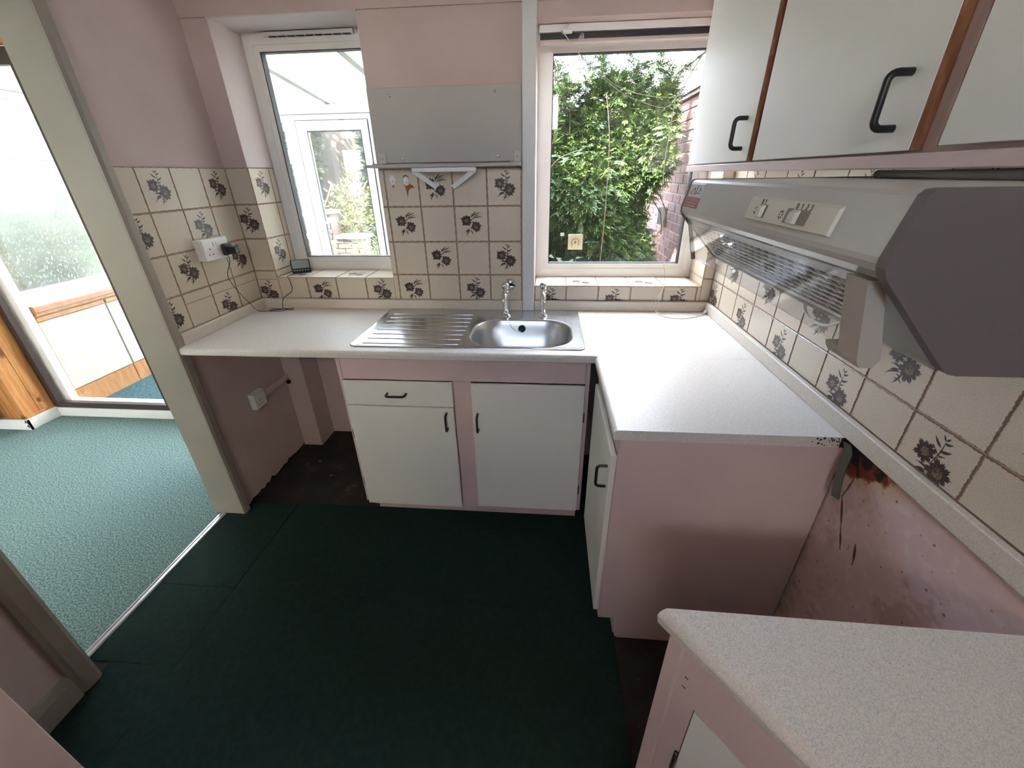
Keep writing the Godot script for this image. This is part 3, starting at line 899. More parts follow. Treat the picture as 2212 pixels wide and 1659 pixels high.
func build_sink() -> void:
	var t := thing("kitchen_sink", Vector3(-1.1, WT, 0.285), "stainless steel sink with ribbed drainer and one oblong bowl", "sink")
	var s := S(true)
	var x0 := -1.575
	var x1 := -0.625
	var z0 := 0.031
	var z1 := 0.539
	var rim := func(o: float, r: float) -> Array: return round_rect(x0 + o, x1 - o, z0 + o, z1 - o, r, 8)
	loops(s, [[rim.call(0.0, 0.03), WT + 0.0004], [rim.call(0.001, 0.029), WT + 0.004], [rim.call(0.004, 0.026), WT + 0.0052], [rim.call(0.011, 0.02), WT + 0.0048], [rim.call(0.017, 0.016), WT + 0.0022], [rim.call(0.024, 0.012), WT + 0.0018]])
	put(s, "rim", M.steel, t)
	# deck: drainer side and the ring round the bowl
	s = S()
	var yd := WT + 0.0018
	var dx := -1.118
	var e := 0.0225
	quad(s, Vector3(x0 + e, yd, z0 + e), Vector3(dx, yd, z0 + e), Vector3(dx, yd, z1 - e), Vector3(x0 + e, yd, z1 - e), Vector3.UP)
	var bowl := round_rect(-1.103, -0.667, 0.166, 0.516, 0.125, 12)
	var c := Vector2(-0.885, 0.341)
	var outer := []
	for p in bowl:
		var d: Vector2 = (p - c).normalized()
		var k := 1e9
		if absf(d.x) > 1e-6:
			k = minf(k, ((x1 - e if d.x > 0 else dx) - c.x) / d.x)
		if absf(d.y) > 1e-6:
			k = minf(k, ((z1 - e if d.y > 0 else z0 + e) - c.y) / d.y)
		outer.append(c + d * k)
	loops(s, [[outer, yd], [bowl, yd]])
	for q in [Vector2(dx, z0 + e), Vector2(x1 - e, z0 + e), Vector2(x1 - e, z1 - e), Vector2(dx, z1 - e)]:   # corners that the rays skip
		var best := 0
		for k in outer.size():
			if outer[k].distance_to(q) + outer[(k + 1) % outer.size()].distance_to(q) < outer[best].distance_to(q) + outer[(best + 1) % outer.size()].distance_to(q):
				best = k
		var a: Vector2 = outer[best]
		var b: Vector2 = outer[(best + 1) % outer.size()]
		trin(s, Vector3(a.x, yd, a.y), Vector3(q.x, yd, q.y), Vector3(b.x, yd, b.y), Vector3.UP)
	put(s, "deck", M.steel, t)
	# ribs pressed into the drainer
	var zz := 0.112
	for k in 8:
		s = S(true)
		var xa := -1.535 + 0.0 * k
		var pts := [Vector3(xa, yd - 0.0015, zz), Vector3(xa + 0.01, yd - 0.0004, zz), Vector3(-1.135, yd - 0.0004, zz), Vector3(-1.124, yd - 0.0015, zz)]
		tube(s, pts, [0.001, 0.0034, 0.0034, 0.001], 8)
		put(s, "drainer_rib", M.steel, t)
		zz += 0.0555
	s = S(true)
	var o := func(d: float) -> Array: return round_rect(-1.103 + d, -0.667 - d, 0.166 + d, 0.516 - d, 0.125 - d * 0.75, 12)
	var mid := []
	for p in bowl:
		mid.append(c)
	loops(s, [[bowl, yd], [o.call(0.004), yd - 0.0015], [o.call(0.008), yd - 0.008], [o.call(0.016), yd - 0.05], [o.call(0.03), yd - 0.125], [o.call(0.045), yd - 0.142], [o.call(0.075), yd - 0.15], [mid, yd - 0.154]])
	put(s, "bowl", M.basin, t)
	s = S(true)
	lathe(s, Vector3(-0.893, WT - 0.040, 0.1815), Vector3(0, 0.12, 1).normalized(), [[0.0, 0.002], [0.010, 0.002], [0.011, 0.005], [0.016, 0.006], [0.0175, 0.003], [0.0175, -0.004]], 24)
	var ov := put(s, "overflow_rose", M.black, t)
	ov.set_meta("label", "round black overflow outlet")
	s = S(true)
	tube(s, curve([Vector3(-0.967, WT + 0.008, 0.160), Vector3(-0.957, WT - 0.006, 0.178), Vector3(-0.940, WT - 0.034, 0.187), Vector3(-0.915, WT - 0.052, 0.190), Vector3(-0.898, WT - 0.047, 0.189)]), 0.0013, 6)
	put(s, "plug_chain", M.chrome, t)
	done()
	for i in 2:
		var x: float = [-0.974, -0.796][i]
		var z: float = [0.112, 0.110][i]
		t = thing("sink_tap", Vector3(x, WT + 0.002, z), ["chrome pillar tap with the plug chain at its foot", "chrome pillar tap standing in front of the garden window"][i], "tap")
		s = S(true)
		var b := Vector3(x, WT + 0.0018, z)
		lathe(s, b, Vector3.UP, [[0.0255, 0.0], [0.0255, 0.002], [0.021, 0.006], [0.0155, 0.010], [0.0125, 0.018], [0.0125, 0.05], [0.0150, 0.082], [0.0162, 0.090], [0.0148, 0.098], [0.0160, 0.1], [0.0160, 0.118], [0.014, 0.121], [0.0, 0.122]], 20)
		put(s, "body", M.chrome, t)
		s = S(true)
		tube(s, curve([b + Vector3(0, 0.109, 0.004), b + Vector3(0, 0.116, 0.035), b + Vector3(0, 0.112, 0.062), b + Vector3(0, 0.098, 0.076), b + Vector3(0, 0.088, 0.078)], 6), 0.0125, 14)
		put(s, "spout", M.chrome, t)
		s = S(true)
		lathe(s, b + Vector3(0, 0.121, 0), Vector3.UP, [[0.009, 0.0], [0.009, 0.006], [0.015, 0.009], [0.0185, 0.016], [0.0185, 0.027], [0.0145, 0.034], [0.007, 0.038], [0.0, 0.0385]], 8)
		put(s, "tap_head", M.chrome, t)
		done()

# ---------------------------------------------------------------- cabinets
func handle(parent: Node, a: Vector3, b: Vector3, out: Vector3, depth := 0.03, r := 0.0046) -> void:   # black D-shaped pull between two feet
	var n := (b - a).normalized()
	var q := 0.012
	var pts := [a, a + out * (depth - q)]
	pts.append_array(arc(a + out * (depth - q) + n * q, -n, out, q, 0.0, PI * 0.5, 5))
	pts.append_array(arc(b + out * (depth - q) - n * q, out, n, q, 0.0, PI * 0.5, 5))
	pts.append(b + out * (depth - q))
	pts.append(b)
	var clean := [pts[0]]
	for p in pts:
		if p.distance_to(clean[-1]) > 0.0004:
			clean.append(p)
	var s := S(true)
	tube(s, clean, r, 10)
	put(s, "handle", M.black, parent)

func hinge(parent: Node, p: Vector3, axis: Vector3, out: Vector3, len := 0.045) -> void:
	var s := S(true)
	tube(s, [p - axis * len * 0.5 + out * 0.003, p + axis * len * 0.5 + out * 0.003], 0.0035, 8)
	put(s, "hinge", M.hinge, parent)

func build_base_units() -> void:
	# sink unit
	var t := thing("sink_cabinet", Vector3(-1.11, 0, 0.3), "pale pink base cabinet below the sink with white doors and a drawer", "cabinet")
	var zf := 0.572
	var x0 := -1.620
	var x1 := -0.605
	var yb := 0.108
	var yt := WT - TK - 0.0005
	var s := S()
	box(s, Vector3(x0, yb, 0.0), Vector3(x0 + 0.016, yt, zf), 0.001)
	box(s, Vector3(x1 - 0.016, yb, 0.0), Vector3(x1, yt, zf), 0.001)
	box(s, Vector3(x0 + 0.016, yb, 0.0), Vector3(x1 - 0.016, yb + 0.016, zf - 0.016))
	put(s, "carcass", M.pinkwood, t)
	s = S()
	box(s, Vector3(x0 + 0.0165, 0.762, zf - 0.016), Vector3(x1 - 0.0165, yt, zf - 0.0005), 0.001)
	box(s, Vector3(-1.150, yb, zf - 0.016), Vector3(-1.074, 0.7615, zf - 0.0005), 0.001)
	box(s, Vector3(x0 + 0.0165, yb, zf - 0.016), Vector3(-1.151, 0.128, zf - 0.0005), 0.001)
	box(s, Vector3(-1.073, yb, zf - 0.016), Vector3(x1 - 0.0165, 0.128, zf - 0.0005), 0.001)
	put(s, "face_frame", M.pinkwood, t)
	s = S()
	box(s, Vector3(x0 + 0.02, 0.0, 0.48), Vector3(x1 - 0.012, yb, 0.5), 0.001)
	box(s, Vector3(x0 + 0.02, 0.0, 0.02), Vector3(x0 + 0.038, yb, 0.48))
	box(s, Vector3(x1 - 0.03, 0.0, 0.02), Vector3(x1 - 0.012, yb, 0.48))
	put(s, "plinth", M.pinkwood, t)
	s = S()
	prism(s, [Vector2(-1.61, 0.104), Vector2(-1.57, 0.094), Vector2(-1.52, 0.092), Vector2(-1.45, 0.108), Vector2(-1.5, 0.108)], "z", zf - 0.004, zf + 0.003)
	put(s, "splintered_edge", mat(c8(202, 172, 120), 0.8), t).set_meta("label", "bare splintered wood along the bottom edge")
	var zo := zf + 0.016
	var dr := boxpart(Vector3(-1.603, 0.650, zf), Vector3(-1.150, 0.759, zo), "drawer_front", M.doorwhite, t, 0.0015)
	handle(dr, Vector3(-1.420, 0.708, zo), Vector3(-1.342, 0.708, zo), Vector3(0, 0, 1))
	var d1 := boxpart(Vector3(-1.603, 0.108, zf), Vector3(-1.152, 0.645, zo), "door", M.doorwhite, t, 0.0015)
	handle(d1, Vector3(-1.182, 0.546, zo), Vector3(-1.182, 0.622, zo), Vector3(0, 0, 1))
	var d2 := boxpart(Vector3(-1.074, 0.120, zf), Vector3(-0.623, 0.758, zo), "door", M.doorwhite, t, 0.0015)
	handle(d2, Vector3(-1.052, 0.546, zo), Vector3(-1.052, 0.622, zo), Vector3(0, 0, 1))
	for y in [0.500, 0.235]:
		hinge(d1, Vector3(-1.606, y, zf + 0.006), Vector3.UP, Vector3(0, 0, 1))
	for y in [0.615, 0.235]:
		hinge(d2, Vector3(-0.620, y, zf + 0.006), Vector3.UP, Vector3(0, 0, 1))
	done()
	# unit beside the cooker gap, its door facing left
	t = thing("base_cabinet", Vector3(-0.29, 0, 0.83), "pale pink base cabinet with a narrow white door beside the cooker gap", "cabinet")
	var xf := -0.574
	s = S()
	prism(s, [Vector2(xf, 0.107), Vector2(-0.512, 0.107), Vector2(-0.508, 0.008), Vector2(-0.498, 0.0), Vector2(-0.003, 0.0), Vector2(-0.003, yt), Vector2(xf, yt)], "z", 1.068, 1.085)
	put(s, "side_panel", M.pinkwood, t)
	s = S()
	box(s, Vector3(xf, 0.107, 0.592), Vector3(-0.02, yt, 0.61))
	box(s, Vector3(xf + 0.016, 0.107, 0.61), Vector3(-0.02, 0.123, 1.068))
	box(s, Vector3(-0.036, 0.123, 0.61), Vector3(-0.02, yt, 1.068))
	put(s, "carcass", M.pinkwood, t)
	s = S()
	box(s, Vector3(xf, 0.80, 0.6105), Vector3(xf + 0.016, yt, 1.0675), 0.001)
	box(s, Vector3(xf, 0.107, 0.6105), Vector3(xf + 0.016, 0.125, 1.0675), 0.001)
	box(s, Vector3(xf, 0.125, 0.6105), Vector3(xf + 0.016, 0.80, 0.640), 0.001)
	put(s, "face_frame", M.pinkwood, t)
	boxpart(Vector3(-0.512, 0.0, 0.61), Vector3(-0.496, 0.107, 1.0675), "plinth", M.pinkwood, t)
	var d3 := boxpart(Vector3(xf - 0.016, 0.125, 0.628), Vector3(xf, 0.795, 1.070), "door", M.doorwhite, t, 0.0015)
	handle(d3, Vector3(xf - 0.016, 0.655, 1.035), Vector3(xf - 0.016, 0.731, 1.035), Vector3(-1, 0, 0))
	for y in [0.60, 0.24]:
		hinge(d3, Vector3(xf - 0.006, y, 0.624), Vector3.UP, Vector3(-1, 0, 0))
	done()
	# angled unit in the foreground
	t = thing("corner_cabinet", Vector3(-0.3, 0, 1.9), "pale pink angled cabinet with a white door across the cooker gap", "cabinet")
	var dir := Vector3(0.6, 0, 0.8)
	var out := Vector3(-0.8, 0, 0.6)
	var a := Vector3(-0.577, 0, 1.612)
	s = S()
	prism(s, [Vector2(-0.577, 1.612), Vector2(-0.003, 1.612), Vector2(-0.003, 1.63), Vector2(-0.5636, 1.63)], "y", 0.1, yt)
	put(s, "side_panel", M.pinkwood, t)
	s = S()
	var at := func(u: float, y: float, o: float) -> Vector3: return a + dir * u + Vector3(0, y, 0) + out * o
	var slab := func(st: SurfaceTool, u0: float, u1: float, ya: float, yb2: float, o0: float, o1: float) -> void:
		var c := []
		for o in [o0, o1]:
			for p in [[u0, ya], [u1, ya], [u1, yb2], [u0, yb2]]:
				c.append(at.call(p[0], p[1], o))
		quad(st, c[4], c[5], c[6], c[7], out)
		quad(st, c[0], c[1], c[2], c[3], -out)
		quad(st, c[0], c[1], c[5], c[4], Vector3.DOWN)
		quad(st, c[3], c[2], c[6], c[7], Vector3.UP)
		quad(st, c[0], c[3], c[7], c[4], -dir)
		quad(st, c[1], c[2], c[6], c[5], dir)
	slab.call(s, 0.024, 0.72, 0.752, yt, -0.02, -0.004)
	slab.call(s, 0.024, 0.062, 0.1, 0.752, -0.02, -0.004)
	slab.call(s, 0.60, 0.72, 0.1, 0.752, -0.02, -0.004)
	slab.call(s, 0.062, 0.60, 0.1, 0.12, -0.02, -0.004)
	put(s, "face_frame", M.pinkwood, t)
	s = S()
	prism(s, [Vector2(-0.49, 1.66), Vector2(-0.003, 1.66), Vector2(-0.003, 2.2), Vector2(-0.09, 2.2)], "y", 0.0, 0.1)
	put(s, "plinth", M.pinkwood, t)
	s = S()
	slab.call(s, 0.064, 0.598, 0.122, 0.749, -0.016, -0.0035)
	var d4 := put(s, "door", M.doorwhite, t)
	for y in [0.585, 0.22]:
		hinge(d4, at.call(0.060, y, -0.004), Vector3.UP, out, 0.055)
	for q in [[0.036, 0.800], [0.036, 0.775]]:
		s = S()
		slab.call(s, q[0], q[0] + 0.006, q[1], q[1] + 0.002, -0.006, -0.0037)
		put(s, "screw_hole", M.dark, t)
	done()

func build_wall_units() -> void:
	var t := thing("wall_cabinet", Vector3(-0.12, 1.497, 1.2), "wall cabinet with white doors and brown wooden edges above the hood", "cabinet")
	var xf := -0.232
	var s := S()
	box(s, Vector3(xf, 1.518, 0.168), Vector3(0.0, 2.38, 2.4))
	put(s, "carcass", M.pinkwood, t)
	s = S()
	box(s, Vector3(-0.252, 1.497, 0.166), Vector3(-0.001, 1.5175, 2.4), 0.002)
	put(s, "bottom_board", M.pinkwood, t)
	var zs := [[0.176, 0.703, 0.655], [0.742, 1.272, 1.225], [1.322, 1.86, 1.81]]
	for i in 3:
		var z: Array = zs[i]
		var lift := 0.0035 if i < 2 else 0.007
		var d := boxpart(Vector3(-0.250, 1.518 + lift, z[0]), Vector3(xf - 0.0005, 2.36, z[1]), "door", M.doorwhite, t, 0.0008)
		boxpart(Vector3(-0.2494, 1.518 + lift, z[1]), Vector3(xf - 0.0005, 2.36, z[1] + 0.002), "wood_lipping", M.brownlip, d)
		boxpart(Vector3(-0.2494, 1.518 + lift, z[0] - 0.002), Vector3(xf - 0.0005, 2.36, z[0]), "wood_lipping", M.brownlip, d)
		handle(d, Vector3(-0.250, 1.553, z[2]), Vector3(-0.250, 1.625, z[2]), Vector3(-1, 0, 0), 0.032, 0.0055)
		for y in [1.69, 2.2]:
			hinge(d, Vector3(-0.240, y, z[0] - 0.005), Vector3.UP, Vector3(-1, 0, 0), 0.06)
	done()
	s = S(true)
	tube(s, [Vector3(-0.20, 1.4895, 1.15), Vector3(-0.225, 1.4895, 1.3), Vector3(-0.235, 1.4895, 2.3)], 0.0065, 10)
	tag(put(s, "cable_conduit", mat(c8(170, 164, 160), 0.5)), "thin grey conduit running under the wall cabinet above the hood", "conduit")

func build_hood() -> void:
	var t := thing("cooker_hood", Vector3(-0.25, 1.33, 1.357), "grey slim cooker hood with slotted grille and glass visor", "cooker hood")
	var z0 := 1.062
	var z1 := 1.655
	var s := S()
	prism(s, [Vector2(-0.484, 1.4835), Vector2(-0.489, 1.4825), Vector2(-0.4925, 1.479), Vector2(-0.5035, 1.432), Vector2(-0.5035, 1.427), Vector2(-0.501, 1.421), Vector2(-0.494, 1.4135), Vector2(-0.484, 1.4135), Vector2(-0.484, 1.4175), Vector2(-0.491, 1.419), Vector2(-0.4985, 1.428), Vector2(-0.488, 1.4765), Vector2(-0.482, 1.4785), Vector2(0.0, 1.4785), Vector2(0.0, 1.4835)], "z", z0 + 0.004, z1 - 0.012)
	put(s, "front_shell", M.hood, t)
	var capf := [Vector2(-0.484, 1.485), Vector2(-0.490, 1.484), Vector2(-0.494, 1.480), Vector2(-0.505, 1.432), Vector2(-0.505, 1.425), Vector2(-0.502, 1.418), Vector2(-0.496, 1.411), Vector2(-0.424, 1.336), Vector2(-0.418, 1.332), Vector2(-0.411, 1.3305), Vector2(0.0, 1.3305), Vector2(0.0, 1.485)]
	s = S()
	prism(s, capf, "z", z1 - 0.012, z1)
	put(s, "end_cap", M.hoodcap, t)
	s = S()
	prism(s, capf, "z", z0 - 0.004, z0 + 0.004)
	put(s, "end_cap", M.hoodcap, t)
	s = S()
	box(s, Vector3(-0.42, 1.331, z0 + 0.004), Vector3(-0.001, 1.336, z1 - 0.012))
	put(s, "base_tray", M.hood, t)
	# slotted grille on the sloping underside
	var a := Vector2(-0.481, 1.4005)
	var b := Vector2(-0.423, 1.3375)
	var dv := (b - a)
	var nrm := Vector2(-dv.y, dv.x).normalized() * -1.0   # outwards and down
	if nrm.x > 0.0:
		nrm = -nrm
	var pt := func(v: float, z: float, o: float) -> Vector3:
		var q := a + dv * v + nrm * o
		return Vector3(q.x, q.y, z)
	s = S()
	var bar := func(v0: float, v1: float, za: float, zb: float, skew: float) -> void:
		var f := [pt.call(v0, za, 0.0), pt.call(v0, zb, 0.0), pt.call(v1, zb + skew, 0.0), pt.call(v1, za + skew, 0.0)]
		var g := [pt.call(v0, za, -0.002), pt.call(v0, zb, -0.002), pt.call(v1, zb + skew, -0.002), pt.call(v1, za + skew, -0.002)]
		var n3 := Vector3(nrm.x, nrm.y, 0)
		quad(s, f[0], f[1], f[2], f[3], n3)
		for k in 4:
			var k2 := (k + 1) % 4
			var m: Vector3 = (f[k] + f[k2]) * 0.5 - (f[0] + f[2]) * 0.5
			quad(s, f[k], f[k2], g[k2], g[k], m)
	var ga := z0 + 0.03
	var gb := z1 - 0.075
	bar.call(-0.16, 0.02, z0 + 0.004, z1 - 0.012, 0.0)
	bar.call(0.96, 1.02, z0 + 0.004, z1 - 0.012, 0.0)
	bar.call(0.02, 0.96, z0 + 0.004, ga, 0.0)
	bar.call(0.02, 0.96, gb, z1 - 0.012, 0.0)
	var rows := 8
	var h := 0.94 / rows
	for r in rows:
		var v0 := 0.02 + r * h
		bar.call(v0 + h * 0.68, v0 + h, ga, gb, 0.0)
		var step := 0.0225
		var zz := ga + (0.5 * step if r % 2 else 0.0)
		while zz < gb - 0.002:
			bar.call(v0, v0 + h * 0.68, zz, zz + 0.0030, 0.0050)
			zz += step
	put(s, "grille", M.grille, t).set_meta("label", "pale slotted filter grille")
	s = S()
	quad(s, pt.call(0.0, ga, -0.012), pt.call(0.0, gb, -0.012), pt.call(1.0, gb, -0.012), pt.call(1.0, ga, -0.012), Vector3(nrm.x, nrm.y, 0))
	quad(s, pt.call(0.0, ga, -0.016), pt.call(0.0, gb, -0.016), pt.call(1.0, gb, -0.016), pt.call(1.0, ga, -0.016), Vector3(-nrm.x, -nrm.y, 0))
	put(s, "filter", mat(c8(52, 40, 38), 0.95), t)
	# glass visor with its two arms
	s = S()
	prism(s, [Vector2(-0.491, 1.4125), Vector2(-0.4875, 1.4125), Vector2(-0.4655, 1.333), Vector2(-0.469, 1.333)], "z", z0 + 0.012, z1 - 0.05)
	put(s, "visor", M.visor, t).set_meta("label", "clear glass visor")
	s = S()
	prism(s, [Vector2(-0.499, 1.411), Vector2(-0.484, 1.411), Vector2(-0.461, 1.336), Vector2(-0.466, 1.327), Vector2(-0.478, 1.327), Vector2(-0.482, 1.333)], "z", z1 - 0.052, z1 - 0.022)
	prism(s, [Vector2(-0.4835, 1.338), Vector2(-0.463, 1.338), Vector2(-0.466, 1.327), Vector2(-0.478, 1.327), Vector2(-0.482, 1.333)], "z", z1 - 0.072, z1 - 0.052)
	put(s, "visor_arm", M.creamarm, t)
	s = S()
	prism(s, [Vector2(-0.4895, 1.411), Vector2(-0.4835, 1.411), Vector2(-0.4645, 1.343), Vector2(-0.4615, 1.329), Vector2(-0.469, 1.329), Vector2(-0.472, 1.343)], "z", z0 + 0.006, z0 + 0.012)
	put(s, "visor_arm", mat(c8(120, 116, 112), 0.4), t)
	# control panel on the sloping front
	var fp := func(z: float, v: float, o: float) -> Vector3:   # v: 0 at the lower, 1 at the upper end of the front face
		var q := Vector2(-0.5035, 1.432).lerp(Vector2(-0.4925, 1.479), v)
		return Vector3(q.x - o, q.y - o * 0.23, z)
	var plate := func(za: float, zb: float, va: float, vb: float, o0: float, o1: float, called: String, m: Material, parent: Node) -> MeshInstance3D:
		var st := S()
		var inset := 0.0016
		var f := [fp.call(za + inset, va + 0.04, o1), fp.call(zb - inset, va + 0.04, o1), fp.call(zb - inset, vb - 0.04, o1), fp.call(za + inset, vb - 0.04, o1)]
		var g := [fp.call(za, va, o0), fp.call(zb, va, o0), fp.call(zb, vb, o0), fp.call(za, vb, o0)]
		var n3 := Vector3(-1, -0.23, 0)
		quad(st, f[0], f[1], f[2], f[3], n3)
		quad(st, g[0], g[1], g[2], g[3], -n3)
		for k in 4:
			var k2 := (k + 1) % 4
			quad(st, g[k], g[k2], f[k2], f[k], (f[k] + f[k2]) * 0.5 - (f[0] + f[2]) * 0.5)
		return put(st, called, m, parent)
	var cp: MeshInstance3D = plate.call(1.369, 1.566, 0.14, 0.74, 0.0, 0.0035, "control_panel", M.cream, t)
	plate.call(1.402, 1.424, 0.25, 0.60, 0.0034, 0.0038, "switch_recess", mat(c8(120, 104, 88), 0.6), cp)
	plate.call(1.472, 1.521, 0.25, 0.60, 0.0034, 0.0038, "switch_recess", mat(c8(150, 134, 114), 0.6), cp)
	plate.call(1.407, 1.419, 0.27, 0.58, 0.0038, 0.0085, "slide_switch", M.cream, cp)
	plate.call(1.486, 1.502, 0.27, 0.58, 0.0038, 0.0085, "slide_switch", M.cream, cp)
	for l in [["0", 1.406], ["1", 1.414], ["0", 1.491], ["1", 1.5005], ["2", 1.510], ["3", 1.519]]:
		var tm := TextMesh.new()
		tm.text = l[0]
		tm.font_size = 16
		tm.pixel_size = 0.0005
		tm.depth = 0.0004
		var o := MeshInstance3D.new()
		o.name = "numeral"
		o.mesh = tm
		o.material_override = M.black
		o.transform = Transform3D(Basis(Vector3(0, 0, 1), Vector3(0.23, 0.973, 0), Vector3(-0.973, 0.23, 0)), fp.call(l[1], 0.665, 0.0037) - org)
		cp.add_child(o, true)
	# light and fan symbols
	for q in [[1.395, 0.42, 5], [1.463, 0.42, 8]]:
		s = S()
		for k in q[2]:
			var an: float = TAU * k / q[2]
			var cz: float = q[0] + cos(an) * 0.0035
			var cv: float = q[1] + sin(an) * 0.085
			var p: Vector3 = fp.call(cz, cv, 0.0037)
			box(s, p - Vector3(0.0002, 0.0008, 0.0008), p + Vector3(0.0002, 0.0008, 0.0008))
		put(s, "symbol", M.black, cp)
	# warning sticker at the far end of the front
	var st0: MeshInstance3D = plate.call(1.070, 1.155, 0.06, 0.98, 0.0, 0.0006, "warning_sticker", mat(c8(214, 210, 206), 0.4), t)
	st0.set_meta("label", "white sticker with a red lower half and drawn figures")
	plate.call(1.071, 1.154, 0.065, 0.47, 0.0006, 0.0008, "red_field", mat(c8(168, 52, 56), 0.4), st0)
	plate.call(1.071, 1.075, 0.47, 0.95, 0.0006, 0.0008, "red_field", mat(c8(168, 52, 56), 0.4), st0)
	s = S()
	rng.seed = 91
	for row in 3:
		var z := 1.082 + row * 0.002
		while z < 1.142:
			var w := rng.randf_range(0.003, 0.009)
			var p: Vector3 = fp.call(z, 0.36 - row * 0.11, 0.0009)
			box(s, p - Vector3(0.0001, 0.0010, 0), p + Vector3(0.0001, 0.0010, w))
			z += w + 0.002
	put(s, "small_print", mat(c8(226, 200, 198), 0.5), st0)
	s = S()
	for l in [[1.085, 0.60, 1.105, 0.82], [1.105, 0.82, 1.11, 0.6], [1.085, 0.6, 1.11, 0.58], [1.125, 0.6, 1.14, 0.8], [1.13, 0.84, 1.145, 0.7], [1.118, 0.55, 1.118, 0.92], [1.122, 0.62, 1.146, 0.62]]:
		tube(s, [fp.call(l[0], l[1], 0.0009), fp.call(l[2], l[3], 0.0009)], 0.0006, 5)
	put(s, "drawn_lines", mat(c8(90, 90, 92), 0.6), st0)
	done()

# ---------------------------------------------------------------- things on the walls and worktops
func screw(parent: Node, p: Vector3, n: Vector3, r := 0.006) -> void:
	var s := S(true)
	lathe(s, p, n, [[r, 0.0], [r, 0.001], [r * 0.7, 0.0024], [0.0, 0.003]], 12)
	put(s, "screw", M.chrome, parent)

func build_pier_things() -> void:
	var t := thing("wall_panel", Vector3(-1.225, 1.55, 0.0), "plain grey white board screwed to the wall between the windows", "wall panel")
	boxpart(Vector3(-1.545, 1.5495, -0.0055), Vector3(-0.902, 1.8225, 0.012), "board", M.board, t, 0.0012)
	for p in [[-1.447, 1.795], [-1.010, 1.800], [-1.425, 1.565], [-1.005, 1.570]]:
		screw(t, Vector3(p[0], p[1], 0.012), Vector3(0, 0, 1))
	done()
	t = thing("wall_shelf", Vector3(-1.24, 1.53, 0.0), "narrow white shelf below the grey board above the tiles", "shelf")
	boxpart(Vector3(-1.570, 1.5305, 0.0), Vector3(-0.904, 1.5425, 0.092), "board", M.board, t, 0.001)
	for x in [[-1.530, -1.498], [-0.934, -0.908]]:
		var s := S()
		box(s, Vector3(x[0], 1.5430, 0.0125), Vector3(x[1], 1.588, 0.018), 0.001)
		box(s, Vector3(x[0] - 0.01, 1.5426, 0.0125), Vector3(x[1] + 0.004, 1.5475, 0.08), 0.001)
		var br := put(s, "bracket", mat(c8(196, 193, 184), 0.5), t)
		screw(br, Vector3((x[0] + x[1]) * 0.5, 1.566, 0.018), Vector3(0, 0, 1), 0.0035)
	done()
	t = thing("towel_holder", Vector3(-1.235, 1.5, 0.05), "white folding towel holder with two slanting arms below the shelf", "towel holder")
	var s := S()
	box(s, Vector3(-1.368, 1.512, 0.062), Vector3(-1.092, 1.5285, 0.092), 0.003)
	put(s, "rail", M.plastic, t)
	for g in [[-1.362, -1.283], [-1.098, -1.210]]:
		s = S()
		var a := Vector3(g[0], 1.517, 0.078)
		var b := Vector3(g[1], 1.450, 0.012)
		var w := Vector3(0.007, 0.007, 0)
		if g[0] > -1.2:
			w = Vector3(-0.007, 0.007, 0)
		var c := [a - w, a + w, b + w, b - w]
		var d := Vector3(0, 0, 0.006)
		quad(s, c[0] + d, c[1] + d, c[2] + d, c[3] + d, Vector3(0, 0, 1))
		quad(s, c[0], c[1], c[2], c[3], Vector3(0, 0, -1))
		for k in 4:
			var k2 := (k + 1) % 4
			quad(s, c[k], c[k2], c[k2] + d, c[k] + d, (c[k] + c[k2]) * 0.5 - (a + b) * 0.5)
		put(s, "arm", M.plastic, t)
	boxpart(Vector3(-1.302, 1.455, 0.0005), Vector3(-1.272, 1.472, 0.016), "wall_mount", M.plastic, t, 0.002)
	done()
	for i in 2:
		var p: Vector3 = [Vector3(-1.487, 1.483, 0.0005), Vector3(-1.424, 1.478, 0.0005)][i]
		t = thing("stick_on_hook", p, ["small white oval hook stuck on the tile, with a short rusty drip", "small white oval hook stuck on the tile, with a long rusty drip"][i], "hook", "oval hooks on one tile")
		s = S(true)
		lathe(s, p, Vector3(0, 0, 1), [[0.0135, 0.0], [0.0135, 0.0015], [0.0115, 0.003], [0.0, 0.0034]], 20)
		var o := put(s, "base", M.plastic, t)
		o.scale = Vector3(1, 1.42, 1)
		s = S(true)
		tube(s, curve([p + Vector3(0.0015, -0.003, 0.0025), p + Vector3(0.0015, -0.009, 0.009), p + Vector3(0.0015, -0.004, 0.013)], 5), 0.0022, 8)
		put(s, "hook", M.plastic, t)
		s = S()
		var dr: Array = [[[0.0, -0.021], [0.006, -0.023], [0.002, -0.029], [-0.002, -0.033], [-0.005, -0.026]], [[-0.012, 0.022], [0.004, 0.026], [0.011, 0.018], [0.012, 0.010], [0.013, -0.012], [0.03, -0.020], [0.034, -0.030], [0.022, -0.028], [0.010, -0.034], [0.003, -0.048], [-0.001, -0.070], [-0.004, -0.050], [-0.008, -0.024], [-0.0125, -0.005]]][i]
		var poly := []
		for q in dr:
			poly.append(Vector2(p.x + q[0], p.y + q[1]))
		prism(s, poly, "z", 0.0002, 0.0009)
		put(s, "rust_drip", mat(c8(150, 96, 42), 0.8), t)
		done()
	t = thing("wall_flange", Vector3(-0.962, 1.015, 0), "round chrome flange with a dark slot on the tiles behind the tap", "pipe flange")
	s = S(true)
	lathe(s, Vector3(-0.962, 1.015, 0), Vector3(0, 0, 1), [[0.031, 0.0], [0.031, 0.002], [0.028, 0.008], [0.020, 0.013], [0.0, 0.0135]], 28)
	put(s, "dome", M.chrome, t)
	s = S()
	prism(s, [Vector2(-0.975, 1.012), Vector2(-0.935, 1.010), Vector2(-0.940, 1.018), Vector2(-0.958, 1.021), Vector2(-0.973, 1.018)], "z", 0.0, 0.0145)
